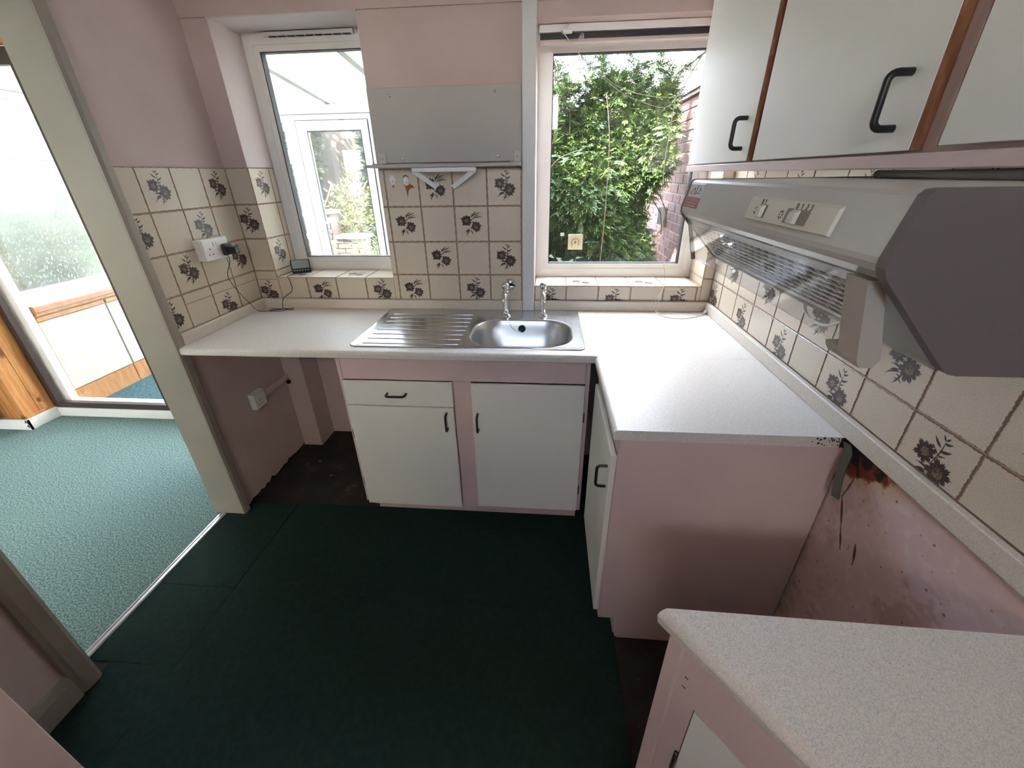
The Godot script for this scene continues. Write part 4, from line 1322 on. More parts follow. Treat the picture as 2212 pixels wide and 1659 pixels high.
	put(s, "slot", M.dark, t)
	done()

func socket_holes(parent: Node, c: Vector3, u: Vector3, n: Vector3) -> void:   # one British outlet: earth slot above two
	for q in [[0.0, 0.011, 0.002, 0.004], [-0.011, -0.011, 0.0032, 0.002], [0.011, -0.011, 0.0032, 0.002]]:
		var s := S()
		var p: Vector3 = c + u * q[0] + Vector3(0, q[1], 0)
		box(s, p - u * q[2] - Vector3(0, q[3], 0) - n * 0.0002, p + u * q[2] + Vector3(0, q[3], 0) + n * 0.0004)
		put(s, "pin_slot", M.dark, parent)

func build_electrics() -> void:
	var n := Vector3.RIGHT
	var u := Vector3.FORWARD
	var t := thing("double_socket", Vector3(XL, 1.225, 0.25), "white surface-mounted double socket on the tiled left wall", "socket")
	var s := S()
	box(s, Vector3(XL + 0.0005, 1.183, 0.175), Vector3(XL + 0.034, 1.269, 0.325), 0.002)
	put(s, "back_box", M.plastic, t)
	s = S()
	box(s, Vector3(XL + 0.0342, 1.182, 0.174), Vector3(XL + 0.0425, 1.270, 0.326), 0.003)
	var fp := put(s, "face_plate", M.plastic, t)
	var fx := XL + 0.0425
	socket_holes(fp, Vector3(fx, 1.218, 0.292), u, n)
	for z in [0.262, 0.246]:
		s = S()
		prism(s, [Vector2(XL + 0.0425, 1.240), Vector2(XL + 0.0455, 1.240), Vector2(XL + 0.0475, 1.256), Vector2(XL + 0.0425, 1.256)], "z", z - 0.006, z + 0.006)
		put(s, "switch", M.plastic, fp)
	done()
	t = thing("power_plug", Vector3(fx, 1.215, 0.205), "black plug adapter in the double socket with a thin cable", "plug")
	s = S()
	box(s, Vector3(fx + 0.0005, 1.192, 0.180), Vector3(fx + 0.022, 1.242, 0.232), 0.006)
	box(s, Vector3(fx + 0.022, 1.200, 0.186), Vector3(fx + 0.060, 1.228, 0.224), 0.004)
	put(s, "body", M.black, t)
	s = S(true)
	tube(s, curve([Vector3(fx + 0.012, 1.193, 0.213), Vector3(fx + 0.016, 1.16, 0.222), Vector3(XL + 0.03, 1.10, 0.225), Vector3(XL + 0.024, 1.02, 0.185), Vector3(XL + 0.03, 0.955, 0.145), Vector3(-2.235, 0.905, 0.115), Vector3(-2.21, 0.8925, 0.085), Vector3(-2.165, 0.8925, 0.06), Vector3(-2.12, 0.8925, 0.04), Vector3(-2.125, 0.8925, 0.075), Vector3(-2.19, 0.8925, 0.085), Vector3(-2.20, 0.8935, 0.055), Vector3(-2.13, 0.895, 0.055), Vector3(-2.09, 0.8935, 0.065), Vector3(-2.095, 0.8925, 0.035), Vector3(-2.14, 0.894, 0.045), Vector3(-2.15, 0.915, 0.030), Vector3(-2.14, 0.945, 0.021), Vector3(-2.095, 0.98, 0.006), Vector3(-2.095, 1.03, 0.005), Vector3(-2.105, 1.047, -0.002), Vector3(-2.115, 1.048, -0.04), Vector3(-2.09, 1.052, -0.085)], 6), 0.0016, 6)
	put(s, "cable", M.black, t)
	done()
	# small energy display on the sill, leaning back
	var mb := Vector3(-2.085, 1.0465, -0.105)
	t = thing("energy_display", mb, "small black display with a pale screen propped on the tiled sill", "display")
	var bas := Basis(Vector3.UP, 0.5) * Basis(Vector3.RIGHT, -0.42)
	org = Vector3.ZERO
	t.basis = bas
	t.position = mb + Vector3(0, 0.0, 0.0)
	s = S()
	box(s, Vector3(-0.047, 0.002, -0.011), Vector3(0.047, 0.071, 0.0), 0.003)
	put(s, "case", M.black, t)
	s = S()
	box(s, Vector3(-0.041, 0.024, 0.0), Vector3(0.041, 0.067, 0.0006))
	put(s, "screen", mat(c8(150, 160, 158), 0.12), t)
	for k in 6:
		s = S()
		box(s, Vector3(-0.036 + k * 0.013, 0.012, 0.0), Vector3(-0.030 + k * 0.013, 0.0155, 0.0006))
		put(s, "button", mat(c8(196, 200, 198), 0.5), t)
	s = S()
	box(s, Vector3(-0.02, 0.002, -0.038), Vector3(0.02, 0.006, -0.009), 0.001)
	put(s, "foot", M.black, t)
	done()
	# socket and trunking under the worktop
	t = thing("low_socket", Vector3(XL, 0.44, 0.27), "small white single socket on the wall under the worktop", "socket")
	s = S()
	box(s, Vector3(XL - 0.0055, 0.435, 0.228), Vector3(XL + 0.026, 0.521, 0.312), 0.002)
	var ls := put(s, "face_plate", M.plastic, t)
	socket_holes(ls, Vector3(XL + 0.026, 0.467, 0.278), u, n)
	s = S()
	box(s, Vector3(XL + 0.026, 0.496, 0.245), Vector3(XL + 0.029, 0.51, 0.255), 0.001)
	put(s, "switch", M.plastic, ls)
	done()
	s = S()
	box(s, Vector3(XL - 0.0055, 0.462, -0.003), Vector3(XL + 0.016, 0.488, 0.222), 0.002)
	tag(put(s, "cable_trunking", M.pinkwood), "pink painted trunking running from the low socket to the corner", "trunking")
	s = S(true)
	tube(s, [Vector3(-2.262, 0.445, 0.001), Vector3(-2.262, 0.445, 0.010)], 0.012, 14)
	tag(put(s, "pipe_hole", M.dark), "dark round pipe hole in the pink nib under the worktop", "hole")
	# black plug with a brown label and a loop of flex on the right wall
	t = thing("black_plug", Vector3(0, 1.15, 1.0), "black plug with a brown paper label on the tiles below the hood", "plug")
	s = S(true)
	var prof := [[0.034, 0.0], [0.036, -0.008], [0.033, -0.026], [0.026, -0.034], [0.0, -0.036]]
	lathe(s, Vector3(-0.0005, 1.165, 1.01), Vector3.RIGHT, prof, 24)
	put(s, "body", M.black, t)
	boxpart(Vector3(-0.0375, 1.160, 0.992), Vector3(-0.0355, 1.180, 1.032), "label_strip", mat(c8(150, 118, 70), 0.7), t)
	done()
	s = S(true)
	tube(s, curve([Vector3(-0.03, 1.35, 0.80), Vector3(-0.022, 1.22, 0.745), Vector3(-0.018, 1.15, 0.755), Vector3(-0.018, 1.115, 0.80), Vector3(-0.018, 1.118, 0.88), Vector3(-0.02, 1.16, 0.945), Vector3(-0.03, 1.24, 0.985), Vector3(-0.05, 1.335, 1.06)], 8), 0.004, 8)
	tag(put(s, "flex_loop", mat(c8(206, 204, 200), 0.4)), "loop of pale flex hanging below the hood over a flower tile", "flex")
	# bent rubber strip hanging in the cooker gap
	s = S()
	var pts := curve([Vector3(-0.022, 0.885, 1.106), Vector3(-0.020, 0.862, 1.118), Vector3(-0.03, 0.83, 1.130), Vector3(-0.034, 0.79, 1.142), Vector3(-0.032, 0.748, 1.150)], 5)
	for i in pts.size() - 1:
		var w := Vector3(0.004, 0, 0.0085)
		var a: Vector3 = pts[i]
		var b: Vector3 = pts[i + 1]
		var th := Vector3(-0.0035, 0, 0.0016)
		quad(s, a - w, a + w, b + w, b - w, th)
		quad(s, a - w - th, a + w - th, b + w - th, b - w - th, -th)
		quad(s, a - w, b - w, b - w - th, a - w - th, -w)
		quad(s, a + w, b + w, b + w - th, a + w - th, w)
	tag(put(s, "rubber_strip", mat(c8(92, 94, 84), 0.8)), "grey green rubber strip hanging at the scorched corner of the cooker gap", "strip")
	# fixed-on disc with a dark knob by the far end of the hood
	s = S(true)
	lathe(s, Vector3(-0.001, 1.135, 0.035), Vector3(-1, 0, 0), [[0.020, 0.0], [0.020, 0.004], [0.014, 0.012], [0.006, 0.016], [0.0, 0.017]], 18)
	tag(put(s, "suction_hook", mat(c8(210, 208, 204), 0.15)), "small clear suction hook on the tiles in the corner by the garden window", "hook")

func build_blind() -> void:
	var t := thing("venetian_blind", Vector3(-0.45, 1.965, -0.09), "raised grey venetian blind with white headrail over the garden window", "blind")
	var tilt := 0.0
	var s := S()
	box(s, Vector3(-0.835, 1.999, -0.115), Vector3(-0.06, 2.024, -0.075), 0.002)
	put(s, "headrail", M.plastic, t)
	for k in 7:
		s = S()
		box(s, Vector3(-0.832, 1.9775 + k * 0.003, -0.110 - 0.001 * (k % 2)), Vector3(-0.063, 1.9785 + k * 0.003, -0.082 - 0.001 * (k % 3)))
		put(s, "slat", mat(c8(92, 92, 96), 0.4), t)
	boxpart(Vector3(-0.834, 1.9655, -0.112), Vector3(-0.062, 1.9765, -0.080), "bottom_rail", mat(c8(196, 182, 176), 0.5), t, 0.002)
	s = S()
	box(s, Vector3(-0.745, 1.99, -0.0745), Vector3(-0.705, 2.004, -0.062), 0.002)
	tube(s, [Vector3(-0.727, 2.02, -0.072), Vector3(-0.727, 1.995, -0.066)], 0.003, 8)
	box(s, Vector3(-0.735, 2.016, -0.074), Vector3(-0.718, 2.0205, -0.064), 0.001)
	put(s, "cord_lock", M.plastic, t)
	rng.seed = 17
	for x in [-0.668, -0.12]:
		s = S(true)
		var pts := []
		for k in 22:
			pts.append(Vector3(x + rng.randf_range(-0.013, 0.013), 1.98 + rng.randf_range(-0.013, 0.012), -0.074 + rng.randf_range(-0.004, 0.006)))
		tube(s, curve(pts, 3), 0.0011, 5)
		put(s, "cord_tangle", M.cord, t)
	# pull cords: sag across the window to a knot, held up at the cabinet, then down to the worktop
	var knot := Vector3(-0.305, 1.742, 0.06)
	s = S(true)
	tube(s, curve([Vector3(-0.748, 2.0, -0.062), Vector3(-0.66, 1.905, -0.03), Vector3(-0.52, 1.80, 0.02), Vector3(-0.40, 1.762, 0.05), knot + Vector3(0, 0.012, 0)], 8), 0.0013, 6)
	tube(s, curve([Vector3(-0.744, 1.998, -0.06), Vector3(-0.655, 1.898, -0.03), Vector3(-0.515, 1.785, 0.022), Vector3(-0.40, 1.735, 0.05), Vector3(-0.34, 1.722, 0.06), knot], 8), 0.0013, 6)
	tube(s, [knot, knot + Vector3(0.004, 0.012, 0.006), Vector3(-0.256, 1.862, 0.158)], 0.0013, 6)
	put(s, "pull_cord", M.cord, t)
	s = S(true)
	tube(s, curve([knot, Vector3(-0.308, 1.66, 0.065), Vector3(-0.312, 1.5, 0.065), Vector3(-0.285, 1.3, 0.06), Vector3(-0.245, 1.1, 0.05), Vector3(-0.232, 1.02, 0.04), Vector3(-0.258, 0.955, 0.04), Vector3(-0.262, 0.910, 0.06), Vector3(-0.235, 0.8925, 0.105), Vector3(-0.17, 0.8925, 0.135), Vector3(-0.09, 0.8925, 0.105), Vector3(-0.035, 0.895, 0.058)], 8), 0.0015, 6)
	tube(s, curve([Vector3(-0.232, 1.02, 0.04), Vector3(-0.246, 0.955, 0.036), Vector3(-0.252, 0.905, 0.055), Vector3(-0.225, 0.8925, 0.098), Vector3(-0.165, 0.8925, 0.130), Vector3(-0.09, 0.8925, 0.101), Vector3(-0.035, 0.895, 0.056)], 8), 0.0015, 6)
	put(s, "pull_cord", M.cord, t)
	s = S(true)
	lathe(s, Vector3(-0.036, 0.8965, 0.058), Vector3(0.8, 0.35, -0.5), [[0.002, 0.0], [0.006, 0.003], [0.0085, 0.012], [0.0085, 0.022], [0.0, 0.024]], 12)
	put(s, "cord_weight", M.plastic, t)
	done()

func build_window_things() -> void:
	var t := thing("window_thermometer", Vector3(-0.638, 1.143, -0.234), "square yellowed dial thermometer stuck on the garden window pane", "thermometer")
	boxpart(Vector3(-0.677, 1.143, -0.2335), Vector3(-0.602, 1.219, -0.2305), "plate", mat(c8(236, 226, 186), 0.4), t, 0.0008)
	var c := Vector3(-0.640, 1.179, -0.2303)
	for h in [[PI * 0.5, PI * 1.27, c8(70, 96, 128)], [PI * -0.27, PI * 0.5, c8(178, 52, 58)]]:
		var s := S()
		for k in 16:
			var t0: float = lerpf(h[0], h[1], k / 16.0)
			var t1: float = lerpf(h[0], h[1], (k + 1) / 16.0)
			var a := [Vector3(cos(t0), sin(t0), 0), Vector3(cos(t1), sin(t1), 0)]
			quad(s, c + a[0] * 0.0165, c + a[1] * 0.0165, c + a[1] * 0.0198, c + a[0] * 0.0198, Vector3(0, 0, 1))
			quad(s, c + a[0] * 0.0165 - Vector3(0, 0, 0.0004), c + a[1] * 0.0165 - Vector3(0, 0, 0.0004), c + a[1] * 0.0198 - Vector3(0, 0, 0.0004), c + a[0] * 0.0198 - Vector3(0, 0, 0.0004), Vector3(0, 0, -1))
		put(s, "scale_arc", mat(h[2], 0.5), t)
	var s := S(true)
	lathe(s, c, Vector3(0, 0, 1), [[0.006, 0.0], [0.006, 0.001], [0.0, 0.002]], 16)
	put(s, "hub", mat(c8(150, 140, 110), 0.4), t)
	var nums := ["50", "40", "30", "20", "10", "0", "10", "20", "30", "40", "50"]
	for k in 11:
		var an := PI * 1.29 - PI * 1.58 * k / 10.0
		var tm := TextMesh.new()
		tm.text = nums[k]
		tm.font_size = 12
		tm.pixel_size = 0.00042
		tm.depth = 0.0003
		var o := MeshInstance3D.new()
		o.name = "numeral"
		o.mesh = tm
		o.material_override = M.black
		o.position = c + Vector3(cos(an), sin(an), 0) * 0.0262 - org
		t.add_child(o, true)
	s = S()
	box(s, c + Vector3(-0.0006, 0.0, 0.0004), c + Vector3(0.0006, 0.0145, 0.0009))
	put(s, "pointer", M.black, t)
	done()
	s = S()
	box(s, Vector3(-0.718, 1.210, -0.2335), Vector3(-0.698, 1.226, -0.2328))
	tag(put(s, "window_label", mat(c8(238, 238, 236), 0.5)), "tiny white paper label stuck beside the thermometer on the pane", "label")

func build_near_door() -> void:
	var t := thing("pink_door", Vector3(-1.96, 0, 2.0), "dull pink painted panelled door standing open at the edge of the room", "door")
	var x := -1.965
	boxpart(Vector3(x - 0.03, 0.012, 1.61), Vector3(x - 0.012, 1.96, 2.36), "panel", M.pinkwood, t)
	for q in [[0.012, 0.13, 1.61, 2.36], [1.84, 1.96, 1.61, 2.36]]:
		boxpart(Vector3(x - 0.0405, q[0], q[2]), Vector3(x, q[1], q[3]), "rail", M.pinkwood, t, 0.002)
	for q in [[1.61, 1.70], [2.27, 2.36]]:
		boxpart(Vector3(x - 0.0405, 0.1305, q[0]), Vector3(x, 1.8395, q[1]), "stile", M.pinkwood, t, 0.003)
	done()

# ---------------------------------------------------------------- the next room and the conservatory
func build_dining() -> void:
	var s := S()
	box(s, Vector3(-5.6, -0.1, -0.25), Vector3(-2.378, 0.0, 4.2))
	structure("floor_dining", s, M.carpet, "teal flecked carpet in the next room")
	s = S()
	box(s, Vector3(-5.8, 2.45, -0.29), Vector3(-2.41, 2.7, 4.4))
	structure("ceiling_dining", s, M.white, "white ceiling of the next room")
	s = S()
	box(s, Vector3(-5.8, -0.3, -0.25), Vector3(-5.6, 2.6, 4.4))
	structure("wall_dining_left", s, M.white, "far left wall of the next room")
	s = S()
	box(s, Vector3(-5.6, -0.3, 4.2), Vector3(-2.41, 0.9, 4.4))
	box(s, Vector3(-5.6, 2.1, 4.2), Vector3(-2.41, 2.6, 4.4))
	box(s, Vector3(-5.6, 0.9, 4.2), Vector3(-5.1, 2.1, 4.4))
	box(s, Vector3(-4.7, 0.9, 4.2), Vector3(-2.41, 2.1, 4.4))
	structure("wall_dining_front", s, M.white, "wall of the next room behind the viewer with its window opening")
	s = S()
	box(s, Vector3(-5.8, -0.3, -0.29), Vector3(-4.268, 2.45, -0.075))
	box(s, Vector3(-4.268, 2.09, -0.29), Vector3(-2.41, 2.45, -0.2))
	box(s, Vector3(-2.62, -0.3, -0.29), Vector3(-2.41, 2.09, -0.2))
	box(s, Vector3(-4.268, -0.3, -0.29), Vector3(-2.62, -0.01, -0.2))
	var w := structure("wall_dining_back", s, M.white, "pine-clad wall beside the patio door")
	# pine boards with their own grain, upright
	var k := 0
	for z in [-0.2375, -0.1475]:
		var b := boxpart(Vector3(-4.268, 0.078, z + 0.0006), Vector3(-4.25, 2.09, z + 0.0894), "pine_board", M["pine%d" % (k % 3)], w, 0.002)
		k += 1
	for i in 8:
		boxpart(Vector3(-4.25 - (i + 1) * 0.09 + 0.0006, 0.078, -0.0745), Vector3(-4.25 - i * 0.09 - 0.0006, 2.45, -0.057), "pine_board", M["pine%d" % ((i + 2) % 3)], w, 0.002)
	boxpart(Vector3(-4.25, 0.078, -0.235), Vector3(-4.242, 0.096, -0.062), "pine_bead", M.pine1, w, 0.002)
	boxpart(Vector3(-4.262, 2.075, -0.235), Vector3(-2.63, 2.115, -0.19), "pine_head", M.pine0, w, 0.002)
	s = S()
	box(s, Vector3(-4.252, 0.0, -0.238), Vector3(-4.234, 0.077, -0.042), 0.002)
	box(s, Vector3(-5.6, 0.0, -0.0605), Vector3(-4.234, 0.077, -0.042), 0.002)
	structure("baseboard_dining", s, M.upvc, "white skirting board below the pine boards")
	# patio door: white board below, brown metal frame, white outer frame
	s = S()
	box(s, Vector3(-4.234, 0.0, -0.255), Vector3(-2.62, 0.068, -0.232), 0.002)
	var pd := structure("door_2", s, M.upvc, "brown framed patio door to the conservatory")
	s = S()
	box(s, Vector3(-4.249, 0.069, -0.272), Vector3(-4.205, 2.075, -0.236), 0.002)
	box(s, Vector3(-4.205, 0.069, -0.272), Vector3(-2.63, 0.11, -0.236), 0.002)
	box(s, Vector3(-4.205, 2.005, -0.272), Vector3(-2.63, 2.075, -0.236), 0.002)
	box(s, Vector3(-2.68, 0.11, -0.272), Vector3(-2.63, 2.005, -0.236), 0.002)
	box(s, Vector3(-3.39, 0.11, -0.268), Vector3(-3.345, 2.005, -0.24), 0.002)
	put(s, "metal_frame", M.brownframe, pd)
	s = S()
	box(s, Vector3(-4.249, 0.0, -0.34), Vector3(-4.165, 2.09, -0.291), 0.002)
	box(s, Vector3(-4.165, 0.0, -0.34), Vector3(-2.6, 0.098, -0.291), 0.002)
	box(s, Vector3(-4.165, 2.03, -0.34), Vector3(-2.6, 2.09, -0.291), 0.002)
	put(s, "outer_frame", M.upvc, pd)
	boxpart(Vector3(-4.205, 0.11, -0.256), Vector3(-3.39, 2.005, -0.252), "pane", M.glass, pd)
	boxpart(Vector3(-3.345, 0.11, -0.256), Vector3(-2.68, 2.005, -0.252), "pane", M.glass, pd)
	# curtain at the left of the pine boards
	s = S(true)
	var cols := 46
	for i in cols:
		for j in 12:
			var p := []
			for q in [[i, j], [i + 1, j], [i + 1, j + 1], [i, j + 1]]:
				var u: float = float(q[0]) / cols
				var v: float = float(q[1]) / 12.0
				p.append(Vector3(-4.345 - 0.5 * u - 0.02 * v, 2.3 - 2.21 * v, -0.005 + 0.026 * sin(u * 46.0 + v * 0.8) + 0.008 * sin(u * 17.0 + v * 3.0)))
			quad(s, p[0], p[3], p[2], p[1], Vector3(0, 0, 1))
	tag(put(s, "curtain", M.curtain), "white pleated curtain hanging in front of the pine boards", "curtain")

func frame_x(parent: Node, called: String, x: float, z0: float, z1: float, y0: float, y1: float, w: float, m: Material) -> void:   # window bars in a wall that runs along z
	var s := S()
	box(s, Vector3(x - 0.035, y0, z0), Vector3(x + 0.035, y1, z0 + w), 0.003)
	box(s, Vector3(x - 0.035, y0, z1 - w), Vector3(x + 0.035, y1, z1), 0.003)
	box(s, Vector3(x - 0.034, y0, z0 + w), Vector3(x + 0.034, y0 + w, z1 - w), 0.003)
	box(s, Vector3(x - 0.034, y1 - w, z0 + w), Vector3(x + 0.034, y1, z1 - w), 0.003)
	put(s, called, m, parent)

func frame_z(parent: Node, called: String, z: float, x0: float, x1: float, y0: float, y1: float, w: float, m: Material) -> void:
	var s := S()
	box(s, Vector3(x0, y0, z - 0.035), Vector3(x0 + w, y1, z + 0.035), 0.003)
	box(s, Vector3(x1 - w, y0, z - 0.035), Vector3(x1, y1, z + 0.035), 0.003)
	box(s, Vector3(x0 + w, y0, z - 0.034), Vector3(x1 - w, y0 + w, z + 0.034), 0.003)
	box(s, Vector3(x0 + w, y1 - w, z - 0.034), Vector3(x1 - w, y1, z + 0.034), 0.003)
	put(s, called, m, parent)

func build_conservatory() -> void:
	var s := S()
	box(s, Vector3(-4.6, -0.2, -2.84), Vector3(-1.26, 0.0, -0.29))
	structure("floor_conservatory", s, M.conscarpet, "blue green carpet in the conservatory")
	# left side: low wall, wet windows above
	s = S()
	box(s, Vector3(-4.56, -0.2, -2.84), Vector3(-4.47, 0.745, -0.29))
	var wl := structure("wall_conservatory_left", s, M.white, "conservatory side wall with wet windows above the units")
	var wet := mat(Color(0.80, 0.86, 0.86, 0.02), 0.16)
	wet.refraction_enabled = true
	wet.refraction_scale = 0.05
	for z in [[-1.56, -0.30], [-2.80, -1.56]]:
		frame_x(wl, "window_frame", -4.53, z[0], z[1], 0.745, 1.69, 0.05, M.consframe)
		frame_x(wl, "window_frame", -4.53, z[0], z[1], 1.69, 2.06, 0.05, M.consframe)
		boxpart(Vector3(-4.532, 0.79, z[0] + 0.05), Vector3(-4.528, 1.645, z[1] - 0.05), "wet_pane", wet, wl)
		boxpart(Vector3(-4.532, 1.735, z[0] + 0.05), Vector3(-4.528, 2.015, z[1] - 0.05), "wet_pane", wet, wl)
	boxpart(Vector3(-4.57, 2.06, -2.84), Vector3(-4.48, 2.21, -0.29), "eaves_beam", M.consframe, wl, 0.004)
	# drops of water on the panes
	rng.seed = 71
	var dm := SphereMesh.new()
	dm.radial_segments = 8
	dm.rings = 4
	dm.radius = 1.0
	dm.height = 2.0
	var mm := MultiMesh.new()
	mm.transform_format = MultiMesh.TRANSFORM_3D
	mm.mesh = dm
	mm.instance_count = 2600
	for i in 2600:
		var y := 0.8 + 1.2 * rng.randf()
		var r := rng.randf_range(0.0015, 0.006)
		mm.set_instance_transform(i, Transform3D(Basis.from_scale(Vector3(0.0015, r * rng.randf_range(1.0, 2.0), r)), Vector3(-4.527, y, rng.randf_range(-1.5, -0.36))))
	var dr := MultiMeshInstance3D.new()
	dr.name = "water_drops"
	dr.multimesh = mm
	dr.material_override = pane(Color(0.9, 0.95, 1.0), 0.06)
	dr.set_meta("kind", "stuff")
	wl.add_child(dr, true)
	# far wall with the door
	s = S()
	box(s, Vector3(-4.6, -0.2, -2.84), Vector3(-3.52, 0.55, -2.76))
	box(s, Vector3(-2.5, -0.2, -2.84), Vector3(-1.26, 0.55, -2.76))
	var wf := structure("wall_conservatory_back", s, M.white, "glazed end wall of the conservatory")
	boxpart(Vector3(-4.6, 2.072, -2.85), Vector3(-1.26, 2.15, -2.74), "eaves_beam", M.consframe, wf, 0.004)
	for q in [[-4.48, -3.99], [-3.99, -3.48]]:
		frame_z(wf, "window_frame", -2.8, q[0], q[1], 0.55, 1.69, 0.06, M.consframe)
		frame_z(wf, "window_frame", -2.8, q[0], q[1], 1.69, 2.071, 0.06, M.consframe)
		boxpart(Vector3(q[0] + 0.06, 0.61, -2.802), Vector3(q[1] - 0.06, 1.63, -2.798), "pane", M.glass, wf)
		boxpart(Vector3(q[0] + 0.06, 1.75, -2.802), Vector3(q[1] - 0.06, 2.01, -2.798), "pane", M.glass, wf)
	for q in [[-2.55, -1.9], [-1.9, -1.26]]:
		frame_z(wf, "window_frame", -2.8, q[0], q[1], 0.55, 2.071, 0.06, M.consframe)
		boxpart(Vector3(q[0] + 0.06, 0.61, -2.802), Vector3(q[1] - 0.06, 2.01, -2.798), "pane", M.glass, wf)
	s = S()
	box(s, Vector3(-3.48, 0.0, -2.835), Vector3(-3.40, 2.071, -2.765), 0.003)
	box(s, Vector3(-2.63, 0.0, -2.835), Vector3(-2.55, 2.071, -2.765), 0.003)
	box(s, Vector3(-3.40, 2.02, -2.834), Vector3(-2.63, 2.071, -2.766), 0.003)
	var d3 := structure("door_3", s, M.consframe, "white plastic glazed garden door in the conservatory")
	var leaf := S()
	var lx0 := -3.396
	var lx1 := -2.634
	box(leaf, Vector3(lx0, 0.02, -2.80), Vector3(lx0 + 0.11, 2.014, -2.745), 0.004)
	box(leaf, Vector3(lx1 - 0.075, 0.02, -2.80), Vector3(lx1, 2.014, -2.745), 0.004)
	box(leaf, Vector3(lx0 + 0.11, 1.925, -2.80), Vector3(lx1 - 0.075, 2.014, -2.745), 0.004)
	box(leaf, Vector3(lx0 + 0.11, 0.02, -2.80), Vector3(lx1 - 0.075, 0.2, -2.745), 0.004)
	var lf := put(leaf, "door_leaf", M.consframe, d3)
	boxpart(Vector3(lx0 + 0.11, 0.2, -2.775), Vector3(lx1 - 0.075, 1.925, -2.771), "pane", pane(Color(0.70, 0.78, 0.78), 0.02), lf)
	s = S()  # dark strips added to stand for shaded gaps the bright frame loses
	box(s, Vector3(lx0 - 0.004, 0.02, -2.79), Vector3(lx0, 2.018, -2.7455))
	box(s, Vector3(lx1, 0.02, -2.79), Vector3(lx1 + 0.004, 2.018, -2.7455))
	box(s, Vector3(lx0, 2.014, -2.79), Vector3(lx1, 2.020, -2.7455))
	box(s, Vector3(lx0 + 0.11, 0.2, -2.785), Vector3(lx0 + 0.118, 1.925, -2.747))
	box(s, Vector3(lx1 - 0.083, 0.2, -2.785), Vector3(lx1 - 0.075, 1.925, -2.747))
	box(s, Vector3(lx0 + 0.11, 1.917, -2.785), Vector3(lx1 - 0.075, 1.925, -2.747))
	put(s, "door_gap_strip", M.seal, lf)
	s = S(true)
	tube(s, [Vector3(-3.335, 1.045, -2.745), Vector3(-3.335, 1.045, -2.70), Vector3(-3.325, 1.045, -2.695), Vector3(-3.22, 1.045, -2.695)], 0.011, 8)
	put(s, "lever_handle", M.plastic, lf)
	boxpart(Vector3(-3.352, 0.86, -2.745), Vector3(-3.318, 1.08, -2.735), "handle_plate", M.plastic, lf, 0.002)
	boxpart(Vector3(-3.340, 0.935, -2.735), Vector3(-3.331, 0.965, -2.7335), "key_hole", M.dark, lf)
	# right side, unseen: made solid to cut the light inside
	s = S()
	box(s, Vector3(-1.36, -0.2, -2.76), Vector3(-1.26, 2.5, -0.29))
	structure("wall_conservatory_right", s, M.white, "plain white unseen right side of the conservatory, made solid to cut the light")
	# roof: bars and fluted sheets
	var ry := func(z: float) -> float: return 2.150 + 0.114 * (z + 2.8)
	var sheet := mat(Color(0.90, 0.92, 0.92, 0.64), 0.6)
	sheet.transparency = BaseMaterial3D.TRANSPARENCY_ALPHA
	s = S()
	box(s, Vector3(-4.6, 2.40, -0.33), Vector3(-1.26, 2.50, -0.291), 0.003)
	var rf := structure("roof_conservatory", s, M.consframe, "translucent fluted conservatory roof on white bars")
	var xs := [-4.50, -3.746, -3.018, -2.29, -1.562, -1.28]
	for x in xs:
		s = S()
		var a := Vector3(x - 0.028, ry.call(-2.83), -2.83)
		var b := Vector3(x - 0.028, ry.call(-0.3), -0.3)
		var up := Vector3(0, 0.05, 0)
		var wd := Vector3(0.056, 0, 0)
		var c := [a, a + wd, a + wd + up, a + up]
		var d := [b, b + wd, b + wd + up, b + up]
		for k in 4:
			var k2 := (k + 1) % 4
			quad(s, c[k], c[k2], d[k2], d[k], (c[k] + c[k2]) * 0.5 - (c[0] + c[2]) * 0.5)
		quad(s, c[0], c[1], c[2], c[3], Vector3(0, 0, -1))
		quad(s, d[0], d[1], d[2], d[3], Vector3(0, 0, 1))
		put(s, "roof_bar", M.roofbar, rf)
	for i in xs.size() - 1:
		s = S()
		var x0: float = xs[i] + 0.02
		var x1: float = xs[i + 1] - 0.02
		for lay in [0.034, 0.050]:
			quad(s, Vector3(x0, ry.call(-2.9) + lay, -2.9), Vector3(x1, ry.call(-2.9) + lay, -2.9), Vector3(x1, ry.call(-0.3) + lay, -0.3), Vector3(x0, ry.call(-0.3) + lay, -0.3), Vector3.UP)
		put(s, "roof_sheet", sheet, rf)
		s = S()
		var x := x0 + 0.01
		while x < x1:
			quad(s, Vector3(x, ry.call(-2.9) + 0.034, -2.9), Vector3(x, ry.call(-2.9) + 0.050, -2.9), Vector3(x, ry.call(-0.3) + 0.050, -0.3), Vector3(x, ry.call(-0.3) + 0.034, -0.3), Vector3.RIGHT)
			x += 0.02
		put(s, "sheet_flutes", sheet, rf).set_meta("kind", "stuff")
	# units along the left side
	var units := [[-0.815, -0.345, "cream fronted low unit with oak edges behind the patio door"], [-1.42, -0.822, "cream fronted low unit next to the first one in the conservatory"]]
	for q in units:
		var t := thing("low_unit", Vector3(-4.3, 0, (q[0] + q[1]) * 0.5), q[2], "cabinet", "oak edged units in the conservatory")
		s = S()
		box(s, Vector3(-4.46, 0.15, q[0]), Vector3(-4.19, 0.70, q[1]))
		put(s, "carcass", M.creamdoor, t)
		boxpart(Vector3(-4.19, 0.155, q[0] + 0.003), Vector3(-4.172, 0.655, q[1] - 0.003), "door", M.creamdoor, t, 0.002)
		boxpart(Vector3(-4.19, 0.660, q[0] + 0.002), Vector3(-4.168, 0.690, q[1] - 0.002), "oak_rail", M.oak, t, 0.004)
		boxpart(Vector3(-4.19, 0.0, q[0]), Vector3(-4.178, 0.148, q[1]), "plinth", M.oak, t)
		done()
